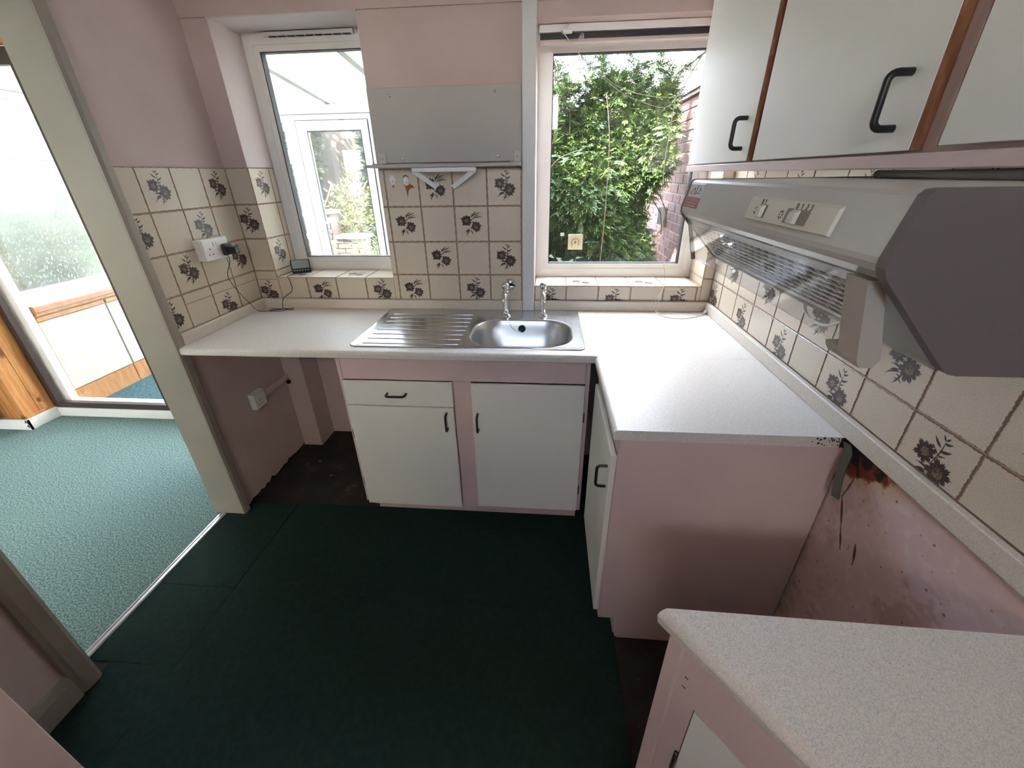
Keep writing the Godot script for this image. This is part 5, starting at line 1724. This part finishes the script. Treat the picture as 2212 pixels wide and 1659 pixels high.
	var ow := thing("oak_worktop", Vector3(-4.3, 0.715, -1.0), "reddish wood worktop on the conservatory units below the wet window", "worktop")
	s = S()
	prism(s, nose(-4.14, -4.469, 0.768, 0.722, 0.014), "z", -2.2, -0.345)
	put(s, "top", M.oakpink, ow)
	boxpart(Vector3(-4.19, 0.7, -2.2), Vector3(-4.155, 0.7215, -0.345), "edge_strip", M.oak, ow, 0.003)
	done()

# ---------------------------------------------------------------- garden
func leaf_mesh(pairs: int, length: float, width: float, spread: float) -> ArrayMesh:   # a spray: leaflets along a stalk, folded along the middle
	var kept := org
	org = Vector3.ZERO
	var s := S()
	var put_leaf := func(o: Vector3, d: Vector3, l: float, w: float) -> void:
		var side := d.cross(Vector3.UP).normalized()
		var tip := o + d * l - Vector3(0, l * 0.12, 0)
		var mid := o + d * l * 0.45 - Vector3(0, w * 0.12, 0)
		for g in [-1.0, 1.0]:
			var e: Vector3 = mid + side * w * g + Vector3(0, w * 0.25, 0)
			trin(s, o, e, mid, Vector3.UP)
			trin(s, mid, e, tip, Vector3.UP)
	for k in pairs:
		var z := length * (k + 1) / (pairs + 1.0)
		for g in [-1.0, 1.0]:
			put_leaf.call(Vector3(0, 0, z), Vector3(g * spread, 0, 0.8).normalized(), length * 0.36, width)
	put_leaf.call(Vector3(0, 0, length * 0.95), Vector3(0, 0, 1), length * 0.45, width)
	var p := Vector3(0.0, 0, 0)
	var q := Vector3(0, 0, length)
	var w2 := Vector3(length * 0.008, 0, 0)
	quad(s, p - w2, p + w2, q + w2, q - w2, Vector3.UP)
	org = kept
	s.generate_normals()
	return s.commit()

func foliage(parent: Node, called: String, mesh: Mesh, m: Material, places: Array, cols: Array) -> void:
	var mm := MultiMesh.new()
	mm.transform_format = MultiMesh.TRANSFORM_3D
	mm.use_colors = true
	mm.mesh = mesh
	mm.instance_count = places.size()
	for i in places.size():
		mm.set_instance_transform(i, places[i])
		mm.set_instance_color(i, cols[i % cols.size()])
	var o := MultiMeshInstance3D.new()
	o.name = called
	o.multimesh = mm
	o.material_override = m
	o.set_meta("kind", "stuff")
	parent.add_child(o, true)

func leaf_mat(back: Color, rough := 0.5) -> StandardMaterial3D:
	var m := mat(Color.WHITE, rough, 0.0, 0.4)
	m.vertex_color_use_as_albedo = true
	m.backlight_enabled = true
	m.backlight = back
	return m

func facing(d: Vector3, roll: float, sc: float) -> Basis:
	var b := Basis.looking_at(-d.normalized(), Vector3.UP if absf(d.normalized().y) < 0.95 else Vector3.RIGHT)
	return (b * Basis(Vector3.BACK, roll)).scaled(Vector3.ONE * sc)

func greens(a: Color, b: Color, n: int) -> Array:
	var out := []
	for i in n:
		out.append(a.lerp(b, rng.randf()) * rng.randf_range(0.8, 1.15))
	return out

func lump(center: Vector3, r: Vector3, n: int, sc: float, depth := 0.5) -> Array:   # sprays on and inside an ellipsoid
	var out := []
	for i in n:
		var d := Vector3(rng.randfn(), rng.randfn(), rng.randfn()).normalized()
		var k := 1.0 - depth * pow(rng.randf(), 2.0)
		var p := center + d * r * k * rng.randf_range(0.92, 1.08)
		var dir := (d + Vector3(rng.randfn() * 0.6, rng.randfn() * 0.4 - 0.1, rng.randfn() * 0.6)).normalized()
		out.append(Transform3D(facing(dir, rng.randf_range(-0.7, 0.7), sc * rng.randf_range(0.7, 1.3)), p))
	return out

func bricks(parent: Node, along: String, at: float, a0: float, a1: float, y0: float, y1: float, mats: Array) -> void:   # stretcher bond; along "z": faces -x at x = at; along "x": faces +z at z = at
	var cache := {}
	var row := 0
	var y := y0
	while y + 0.065 <= y1 + 0.001:
		var a := a0 - (0.1125 if row % 2 else 0.0)
		while a < a1 - 0.02:
			var b0 := maxf(a, a0)
			var b1 := minf(a + 0.215, a1)
			if b1 - b0 > 0.03:
				var l := b1 - b0
				var key := int(round(l * 1000.0))
				if not cache.has(key):
					var s := S()
					box(s, Vector3(-0.02, 0, 0), Vector3(0, 0.065, l), 0.003)
					s.generate_normals()
					cache[key] = s.commit()
				var o := MeshInstance3D.new()
				o.name = "brick"
				o.mesh = cache[key]
				o.material_override = mats[rng.randi() % mats.size()]
				if along == "z":
					o.transform = Transform3D(Basis(Vector3.UP, PI), Vector3(at + rng.randf_range(-0.002, 0.002), y, b1))
				else:
					o.transform = Transform3D(Basis(Vector3.UP, PI * 0.5).rotated(Vector3.UP, PI), Vector3(b1, y, at + rng.randf_range(-0.002, 0.002)))
				parent.add_child(o, true)
			a += 0.225
		y += 0.075
		row += 1

func build_garden() -> void:
	var s := S()
	box(s, Vector3(-30, -0.6, -60), Vector3(12, -0.35, -0.29))
	structure("ground", s, triplanar(mat(Color.WHITE, 0.95), noise_tex(0.03, [[0.0, c8(46, 50, 30)], [0.5, c8(66, 66, 42)], [1.0, c8(88, 82, 56)]], FastNoiseLite.TYPE_SIMPLEX_SMOOTH, 256, 5, 81), 0.5), "grassy garden ground outside the windows")
	# brick outhouse wall at the right of the garden window
	var bm := []
	for c in [c8(104, 62, 54), c8(94, 54, 48), c8(110, 68, 60), c8(88, 50, 46)]:
		var one := triplanar(mat(Color.WHITE, 0.9), noise_tex(0.05, [[0.0, c.darkened(0.15)], [1.0, c.lightened(0.12)]], FastNoiseLite.TYPE_SIMPLEX_SMOOTH, 128, 4, 83), 4.0)
		bm.append(one)
	rng.seed = 19
	var t := thing("brick_outhouse", Vector3(0.4, -0.35, -2.2), "red brick outhouse with a pale fascia beside the climbing shrub", "outhouse")
	org = Vector3.ZERO
	t.position = Vector3.ZERO
	s = S()
	box(s, Vector3(0.304, -0.35, -3.6), Vector3(2.4, 2.06, -0.9))
	put(s, "mortar_wall", mat(c8(112, 106, 100), 0.95), t)
	bricks(t, "z", 0.300, -3.6, -0.9, 0.66, 2.06, bm)
	boxpart(Vector3(0.262, 2.035, -3.65), Vector3(0.303, 2.225, -0.85), "fascia", mat(c8(74, 73, 72), 0.7), t, 0.003)
	boxpart(Vector3(0.25, 2.225, -3.7), Vector3(2.45, 2.25, -0.8), "roof_edge", mat(c8(150, 148, 144), 0.8), t, 0.002)
	boxpart(Vector3(0.275, 2.01, -3.6), Vector3(0.303, 2.034, -0.9), "soffit_batten", mat(c8(90, 84, 78), 0.8), t)
	done()
	t = thing("outdoor_switch", Vector3(0.3, 1.07, -2.2), "grey weatherproof switch box on the brick wall", "switch")
	boxpart(Vector3(0.225, 1.065, -2.32), Vector3(0.299, 1.215, -2.18), "box", mat(c8(150, 156, 160), 0.5), t, 0.008)
	s = S(true)
	lathe(s, Vector3(0.225, 1.15, -2.25), Vector3(-1, 0, 0), [[0.022, 0.0], [0.022, 0.004], [0.0, 0.006]], 16)
	put(s, "button", mat(c8(170, 174, 178), 0.5), t)
	done()
	# corrugated sheet leaning behind the shrub
	s = S(true)
	var n := 60
	for i in n:
		var xa := -0.55 + 0.84 * i / n
		var xb := -0.55 + 0.84 * (i + 1) / n
		var za := -2.42 + 0.014 * sin(i * TAU / 6.0)
		var zb := -2.42 + 0.014 * sin((i + 1) * TAU / 6.0)
		quad(s, Vector3(xa, -0.34, za), Vector3(xb, -0.34, zb), Vector3(xb, 0.98, zb - 0.16), Vector3(xa, 0.98, za - 0.16), Vector3(0, 0, 1))
		quad(s, Vector3(xa, -0.34, za - 0.003), Vector3(xb, -0.34, zb - 0.003), Vector3(xb, 0.98, zb - 0.163), Vector3(xa, 0.98, za - 0.163), Vector3(0, 0, -1))
	tag(put(s, "corrugated_sheet", mat(c8(120, 124, 128), 0.6)), "grey corrugated sheet leaning behind the climbing shrub", "metal sheet")
	# large climbing shrub
	rng.seed = 23
	t = thing("climbing_shrub", Vector3(-0.4, -0.35, -1.8), "large dense climbing shrub with fine feathery leaves outside the garden window", "shrub")
	var jas := leaf_mesh(5, 0.082, 0.0062, 0.9)
	var places := []
	var hmax := func(x: float) -> float:
		return 1.96 + 0.10 * sin(x * 5.0 + 2.6) + 0.08 * sin(x * 13.0)
	for i in 46000:
		var x := rng.randf_range(-1.08, 0.17)
		var top: float = hmax.call(x)
		var y := lerpf(-0.1, top, pow(rng.randf(), 0.75))
		var bulge := 0.16 * sin(x * 7.0 + y * 4.0) + 0.10 * sin(x * 3.0 - y * 7.0)
		if x > 0.03 + 0.05 * sin(y * 9.0) and y < 1.72:
			continue
		var edge := clampf((top - y) / 0.5, 0.0, 1.0)
		var z := -1.62 + (bulge + 0.22) * edge - 0.75 * pow(rng.randf(), 2.0)
		if x > 0.05:
			z -= (x - 0.05) * 2.6
		if y < 0.95 and x > -0.25:
			if rng.randf() < 0.6:
				continue
		var dir := Vector3(rng.randfn() * 0.8, rng.randfn() * 0.55 - 0.15 + 0.7 * clampf((y - top + 0.15) / 0.15, 0.0, 1.0), 0.75 + rng.randfn() * 0.5)
		places.append(Transform3D(facing(dir, rng.randf_range(-0.8, 0.8), rng.randf_range(0.55, 1.05)), Vector3(x, y, z)))
	# shoots that stick out above the crown
	s = S(true)
	for i in 60:
		var x := rng.randf_range(-0.95, 0.1)
		var top: float = hmax.call(x)
		var p := Vector3(x, top - 0.35, -1.75 + rng.randfn() * 0.12)
		var lean := Vector3(rng.randfn() * 0.35, 1.0, rng.randfn() * 0.2)
		var l := rng.randf_range(0.35, 0.72)
		var pts := [p, p + lean * l * 0.5, p + lean * l * 0.8 + Vector3(rng.randfn() * 0.05, 0, 0), p + lean * l + Vector3(rng.randfn() * 0.10, -0.03, 0)]
		var line := curve(pts, 4)
		tube(s, line, 0.0016, 4)
		for q in line:
			for g in 5:
				var d := Vector3(rng.randfn(), rng.randf_range(-0.2, 0.9), rng.randfn() * 0.7)
				places.append(Transform3D(facing(d, rng.randf_range(-0.6, 0.6), rng.randf_range(0.55, 1.05)), q))
	for i in 16:
		var x := rng.randf_range(-1.1, 0.1)
		var pts := [Vector3(x, -0.35, -2.0), Vector3(x + rng.randfn() * 0.15, 0.5, -1.7), Vector3(x + rng.randfn() * 0.2, 1.2, -1.65), Vector3(x + rng.randfn() * 0.2, 1.75, -1.75)]
		tube(s, curve(pts, 5), 0.005, 5)
	put(s, "stems", mat(c8(58, 48, 34), 0.9), t)
	var lm := leaf_mat(Color(0.035, 0.05, 0.008))
	foliage(t, "foliage", jas, lm, shift(places, -t.position), greens(Color(0.014, 0.034, 0.007), Color(0.036, 0.060, 0.011), 64))
	done()
	# rose canes with larger oval leaves close to the pane
	var oval := leaf_mesh(1, 0.055, 0.016, 1.3)
	var canes := [
		["tall thin reddish cane with oval leaves rising past the window middle", [Vector3(-0.455, -0.3, -0.72), Vector3(-0.452, 0.8, -0.70), Vector3(-0.440, 1.25, -0.72), Vector3(-0.44, 1.65, -0.78), Vector3(-0.47, 1.9, -0.85)], 13],
		["arching cane with broad leaves at the lower left of the garden window", [Vector3(-0.95, 0.35, -0.75), Vector3(-0.82, 0.85, -0.66), Vector3(-0.70, 1.0, -0.62), Vector3(-0.55, 0.98, -0.64)], 9],
		["broad pale leaves on a cane at the left edge of the garden window", [Vector3(-1.0, 0.6, -0.8), Vector3(-0.92, 1.1, -0.75), Vector3(-0.86, 1.35, -0.72), Vector3(-0.76, 1.55, -0.78), Vector3(-0.62, 1.62, -0.85)], 10],
	]
	for cn in canes:
		t = thing("rose_cane", cn[1][0], cn[0], "cane")
		s = S(true)
		var line := curve(cn[1], 8)
		tube(s, line, 0.0024, 6)
		put(s, "stem", mat(c8(74, 54, 38), 0.7), t)
		for k in cn[2]:
			var q: Vector3 = line[int(lerpf(3.0, line.size() - 1.0, (k + 0.5) / cn[2]))]
			var o := MeshInstance3D.new()
			o.name = "leaf"
			o.mesh = oval
			o.material_override = M.oval
			var d := Vector3((1.0 if k % 2 else -1.0) * rng.randf_range(0.6, 1.0), rng.randf_range(-0.1, 0.35), rng.randf_range(-0.3, 0.6))
			o.transform = Transform3D(facing(d, rng.randf_range(-0.4, 0.4), rng.randf_range(0.9, 1.7) * (1.0 if cn[2] > 12 else 1.5)), q - t.position)
			t.add_child(o, true)
		done()
	# ---- beyond the conservatory door
	t = thing("garden_wall", Vector3(-4.2, -0.35, -4.6), "low brown brick garden wall with stone coping beyond the conservatory", "garden wall")
	org = Vector3.ZERO
	t.position = Vector3.ZERO
	var gm := []
	for c in [c8(58, 41, 35), c8(49, 37, 32), c8(66, 49, 41)]:
		gm.append(mat(c, 0.95))
	s = S()
	box(s, Vector3(-5.6, -0.35, -4.9), Vector3(-3.7, 0.62, -4.64))
	box(s, Vector3(-4.42, -0.35, -4.9), Vector3(-4.18, 0.98, -4.62))
	put(s, "mortar_wall", mat(c8(66, 59, 53), 0.95), t)
	rng.seed = 29
	bricks(t, "x", -4.62, -5.6, -3.7, 0.10, 0.62, gm)
	bricks(t, "x", -4.60, -4.42, -4.18, 0.625, 0.98, gm)
	for q in [[-5.62, -4.44, 0.62], [-4.16, -3.66, 0.62], [-4.46, -4.14, 0.985]]:
		boxpart(Vector3(q[0], q[2], -4.95), Vector3(q[1], q[2] + 0.05, -4.58), "coping", mat(c8(92, 88, 82), 0.9), t, 0.004)
	done()
	var ylw := leaf_mesh(2, 0.07, 0.016, 1.0)
	rng.seed = 37
	t = thing("golden_shrub", Vector3(-4.25, 0.2, -5.35), "yellow green shrub behind the low garden wall", "shrub")
	var lmy := leaf_mat(Color(0.06, 0.06, 0.01))
	var pl := lump(Vector3(0.15, 0.45, 0.1), Vector3(0.62, 0.5, 0.35), 900, 1.0)
	pl.append_array(lump(Vector3(0.25, 0.95, 0.1), Vector3(0.24, 0.42, 0.2), 380, 0.9))
	pl.append_array(lump(Vector3(-0.05, 0.8, 0.1), Vector3(0.2, 0.4, 0.2), 220, 0.9))
	foliage(t, "foliage", ylw, lmy, pl, greens(Color(0.05, 0.06, 0.008), Color(0.085, 0.085, 0.015), 40))
	org = t.position
	s = S(true)
	for k in 5:
		tube(s, [t.position + Vector3(0.1, -0.55, 0), t.position + Vector3(rng.randfn() * 0.2, 0.5, rng.randfn() * 0.1), t.position + Vector3(rng.randfn() * 0.25 + 0.15, 1.2, 0.1)], 0.012, 5)
	put(s, "stems", mat(c8(96, 80, 60), 0.9), t)
	done()
	t = thing("dark_conifer", Vector3(-3.75, -0.35, -6.6), "tall dark green conifer standing behind the golden shrub", "tree")
	org = t.position
	pl = []
	for i in 3800:
		var y := rng.randf()
		var a := rng.randf() * TAU
		var r := lerpf(0.62, 0.34, y) * rng.randf_range(0.8, 1.05)
		pl.append(Transform3D(facing(Vector3(cos(a), rng.randf_range(-0.3, 0.8), sin(a)), rng.randf() * 2.0, rng.randf_range(1.2, 2.2)), Vector3(cos(a) * r, 0.1 + y * 3.3, sin(a) * r)))
	foliage(t, "foliage", jas, leaf_mat(Color(0.015, 0.025, 0.015)), pl, greens(Color(0.010, 0.018, 0.013), Color(0.018, 0.032, 0.022), 40))
	s = S(true)
	tube(s, [t.position, t.position + Vector3(0, 3.2, 0)], [0.09, 0.02], 8)
	put(s, "trunk", mat(c8(84, 70, 56), 0.9), t)
	done()
	# tall grass by the door
	t = thing("tall_grass", Vector3(-2.95, -0.35, -3.55), "tuft of long bright yellow green grass outside the garden door", "grass")
	org = t.position
	for layer in 3:
		s = S()
		for k in 60:
			var a := rng.randf() * TAU
			var d := Vector3(cos(a) * 0.9 - 0.25, 0, sin(a) * 0.6)
			var h := rng.randf_range(0.75, 1.25)
			var pts := [Vector3(rng.randfn() * 0.05, 0, rng.randfn() * 0.05), Vector3(0, h * 0.5, 0) + d * 0.10, Vector3(0, h * 0.9, 0) + d * 0.28, Vector3(0, h * 0.95, 0) + d * 0.5]
			for i in 3:
				var w := 0.006 * (1.0 - 0.28 * i)
				var sd := d.cross(Vector3.UP).normalized() * w
				var p: Vector3 = pts[i] + t.position
				var q: Vector3 = pts[i + 1] + t.position
				quad(s, p - sd, p + sd, q + sd * 0.7, q - sd * 0.7, d + Vector3(0, 0.2, 0))
		var m := mat([c8(82, 90, 32), c8(70, 82, 28), c8(92, 95, 44)][layer], 0.6)
		m.backlight_enabled = true
		m.backlight = Color(0.07, 0.08, 0.015)
		put(s, "grass_blades", m, t).set_meta("kind", "stuff")
	done()
	t = thing("ground_ivy", Vector3(-3.3, -0.35, -3.9), "low mass of pale and green leaves in front of the garden wall", "plants")
	pl = lump(Vector3(0.35, 0.55, 0.1), Vector3(0.5, 0.5, 0.3), 520, 1.1)
	pl.append_array(lump(Vector3(-0.35, 0.25, 0.2), Vector3(0.6, 0.3, 0.3), 420, 1.0))
	foliage(t, "foliage", oval, leaf_mat(Color(0.025, 0.035, 0.015)), pl, greens(Color(0.025, 0.04, 0.018), Color(0.06, 0.07, 0.035), 40))
	done()
	t = thing("green_hedge", Vector3(-6.6, -0.35, -1.6), "tall soft green hedge outside the wet conservatory windows", "hedge")
	pl = []
	for i in 5200:
		var yy := 2.15 * pow(rng.randf(), 0.8)
		pl.append(Transform3D(facing(Vector3(1.0, rng.randfn() * 0.5, rng.randfn() * 0.7), rng.randf() * 3.0, rng.randf_range(2.0, 4.2)), Vector3(rng.randf_range(-0.5, 0.35) - 0.15 * yy, yy + 0.12 * sin(i * 0.37), rng.randf_range(-4.5, 3.0))))
	foliage(t, "foliage", oval, leaf_mat(Color(0.02, 0.03, 0.01)), pl, greens(Color(0.022, 0.034, 0.018), Color(0.05, 0.06, 0.034), 40))
	org = t.position
	s = S(true)
	for k in 9:
		var q := t.position + Vector3(-0.2, 0, -4.0 + k * 0.9)
		tube(s, [q, q + Vector3(0, 1.9, 0)], [0.05, 0.02], 6)
	put(s, "stems", mat(c8(60, 52, 42), 0.9), t)
	done()
	# further back: house gable, shed, picket fence, tree, field
	t = thing("brick_house", Vector3(-6.2, -0.35, -12.0), "brown brick house end far behind the garden", "house")
	boxpart(Vector3(-9.6, -0.35, -16.0), Vector3(-5.6, 3.6, -11.5), "wall", triplanar(mat(Color.WHITE, 0.95), noise_tex(0.05, [[0.0, c8(30, 24, 21)], [1.0, c8(44, 35, 31)]], FastNoiseLite.TYPE_SIMPLEX_SMOOTH, 128, 4, 85), 0.6), t)
	s = S()
	prism(s, [Vector2(-9.9, 3.55), Vector2(-5.3, 3.55), Vector2(-7.6, 5.6)], "z", -16.2, -11.3)
	put(s, "roof", mat(c8(110, 84, 74), 0.9), t)
	boxpart(Vector3(-6.9, 0.2, -11.49), Vector3(-6.2, 2.2, -11.44), "window", mat(c8(120, 122, 124), 0.5), t)
	done()
	for k in 9:
		var x := -8.0 + k * 0.16
		t = thing("fence_picket", Vector3(x, -0.35, -7.4), "dark weathered picket of the low fence at the field edge", "fence picket", "pickets of the field fence")
		s = S()
		prism(s, [Vector2(x - 0.05, -0.35), Vector2(x + 0.05, -0.35), Vector2(x + 0.05, 0.66), Vector2(x + 0.025, 0.74), Vector2(x - 0.025, 0.74), Vector2(x - 0.05, 0.66)], "z", -7.42, -7.39)
		put(s, "board", mat(c8(108, 98, 86), 0.9), t)
		done()
	s = S()
	box(s, Vector3(-40, -0.35, -45), Vector3(-9.0, 0.55, -16.5))
	structure("ground_field", s, mat(c8(98, 82, 57), 0.95), "straw coloured field beyond the fence")
	for q in [[Vector3(-13.5, 0.5, -22.0), "round green tree at the edge of the straw field"], [Vector3(-9.2, 0.0, -10.5), "leafy tree beside the brick house"], [Vector3(-11.5, -0.35, -6.5), "leafy green tree standing behind the hedge by the conservatory"], [Vector3(-9.4, -0.35, -2.8), "broad green bush behind the hedge by the conservatory"]]:
		t = thing("garden_tree", q[0], q[1], "tree")
		var big: bool = q[0].x < -11.0 or q[0].z < -9.0
		var h := 3.0 if big else 1.1
		pl = lump(Vector3(0, h, 0), Vector3(1.7, 1.5, 1.7) if big else Vector3(1.5, 1.2, 1.8), 1500, 5.0)
		pl.append_array(lump(Vector3(0.5, h * 0.6, 0.3), Vector3(1.4, 1.0, 1.4), 600, 5.0))
		foliage(t, "foliage", oval, leaf_mat(Color(0.015, 0.025, 0.006)), pl, greens(Color(0.014, 0.027, 0.009), Color(0.032, 0.048, 0.016), 40))
		org = t.position
		s = S(true)
		tube(s, [t.position - Vector3(0, 0.3, 0), t.position + Vector3(0, h, 0)], [0.14, 0.06], 8)
		put(s, "trunk", mat(c8(92, 78, 62), 0.9), t)
		done()

func shift(places: Array, by: Vector3) -> Array:
	var out := []
	for p in places:
		out.append(Transform3D(p.basis, p.origin + by))
	return out

# ---------------------------------------------------------------- sky
func sky_picture() -> ImageTexture:   # bright broken cloud over blue, alike all round
	var w := 512
	var h := 256
	var im := Image.create(w, h, false, Image.FORMAT_RGBF)
	var n := FastNoiseLite.new()
	n.seed = 3
	n.frequency = 1.1
	n.fractal_octaves = 5
	for y in h:
		var el := PI * 0.5 - PI * (y + 0.5) / h
		for x in w:
			var az := TAU * (x + 0.5) / w
			var d := Vector3(cos(el) * cos(az), sin(el), cos(el) * sin(az))
			var up := maxf(d.y, 0.0)
			var blue := Color(0.34, 0.50, 0.74).lerp(Color(0.66, 0.74, 0.84), pow(1.0 - up, 3.0))
			var q := d * Vector3(1.0, 1.8, 1.0)
			var c := clampf(0.62 + 1.3 * n.get_noise_3d(q.x * 1.6, q.y * 1.6, q.z * 1.6), 0.0, 1.0)
			c = smoothstep(0.35, 0.8, c)
			var col := blue.lerp(Color(1.0, 0.985, 0.955), c)
			if d.y < 0.0:
				col = Color(0.30, 0.32, 0.26)
			im.set_pixel(x, y, col)
	return ImageTexture.create_from_image(im)

func _ready() -> void:
	# ---- camera
	var cam := Camera3D.new()
	cam.name = "camera"
	cam.fov = rad_to_deg(2.0 * atan(829.5 / 887.44))
	cam.near = 0.02
	cam.far = 300.0
	cam.transform = Transform3D(Basis(Vector3.UP, deg_to_rad(5.104)) * Basis(Vector3.RIGHT, deg_to_rad(-27.054)) * Basis(Vector3.BACK, deg_to_rad(-0.932)), Vector3(-0.7801, 1.4988, 2.0198))
	add_child(cam)
	# ---- sky, sun, exposure
	var env := Environment.new()
	env.background_mode = Environment.BG_SKY
	var sky := Sky.new()
	var sm := PanoramaSkyMaterial.new()
	sm.panorama = sky_picture()
	sky.sky_material = sm
	env.sky = sky
	env.background_energy_multiplier = 16.0
	env.tonemap_mode = Environment.TONE_MAPPER_LINEAR
	env.tonemap_exposure = 2.8
	env.sdfgi_enabled = true
	env.ssao_enabled = true
	env.ssil_enabled = true
	var we := WorldEnvironment.new()
	we.name = "environment"
	we.environment = env
	add_child(we)
	var sun := DirectionalLight3D.new()
	sun.name = "sun"
	sun.light_color = Color(1.0, 0.95, 0.86)
	sun.light_energy = 12.0
	sun.light_angular_distance = 0.5
	sun.shadow_enabled = true
	sun.look_at_from_position(Vector3(-3.2, 5.4, 3.9), Vector3.ZERO)
	add_child(sun)
	make_materials()
	M.oval = mat(Color(0.04, 0.062, 0.036).linear_to_srgb(), 0.85, 0.0, 0.2)
	M.oval.backlight_enabled = true
	M.oval.backlight = Color(0.03, 0.045, 0.015)
	# ---- setting, then things
	build_shell()
	build_trim()
	build_windows()
	build_dining()
	build_conservatory()
	build_worktops()
	build_sink()
	build_base_units()
	build_wall_units()
	build_hood()
	build_pier_things()
	build_electrics()
	build_blind()
	build_window_things()
	build_near_door()
	build_garden()
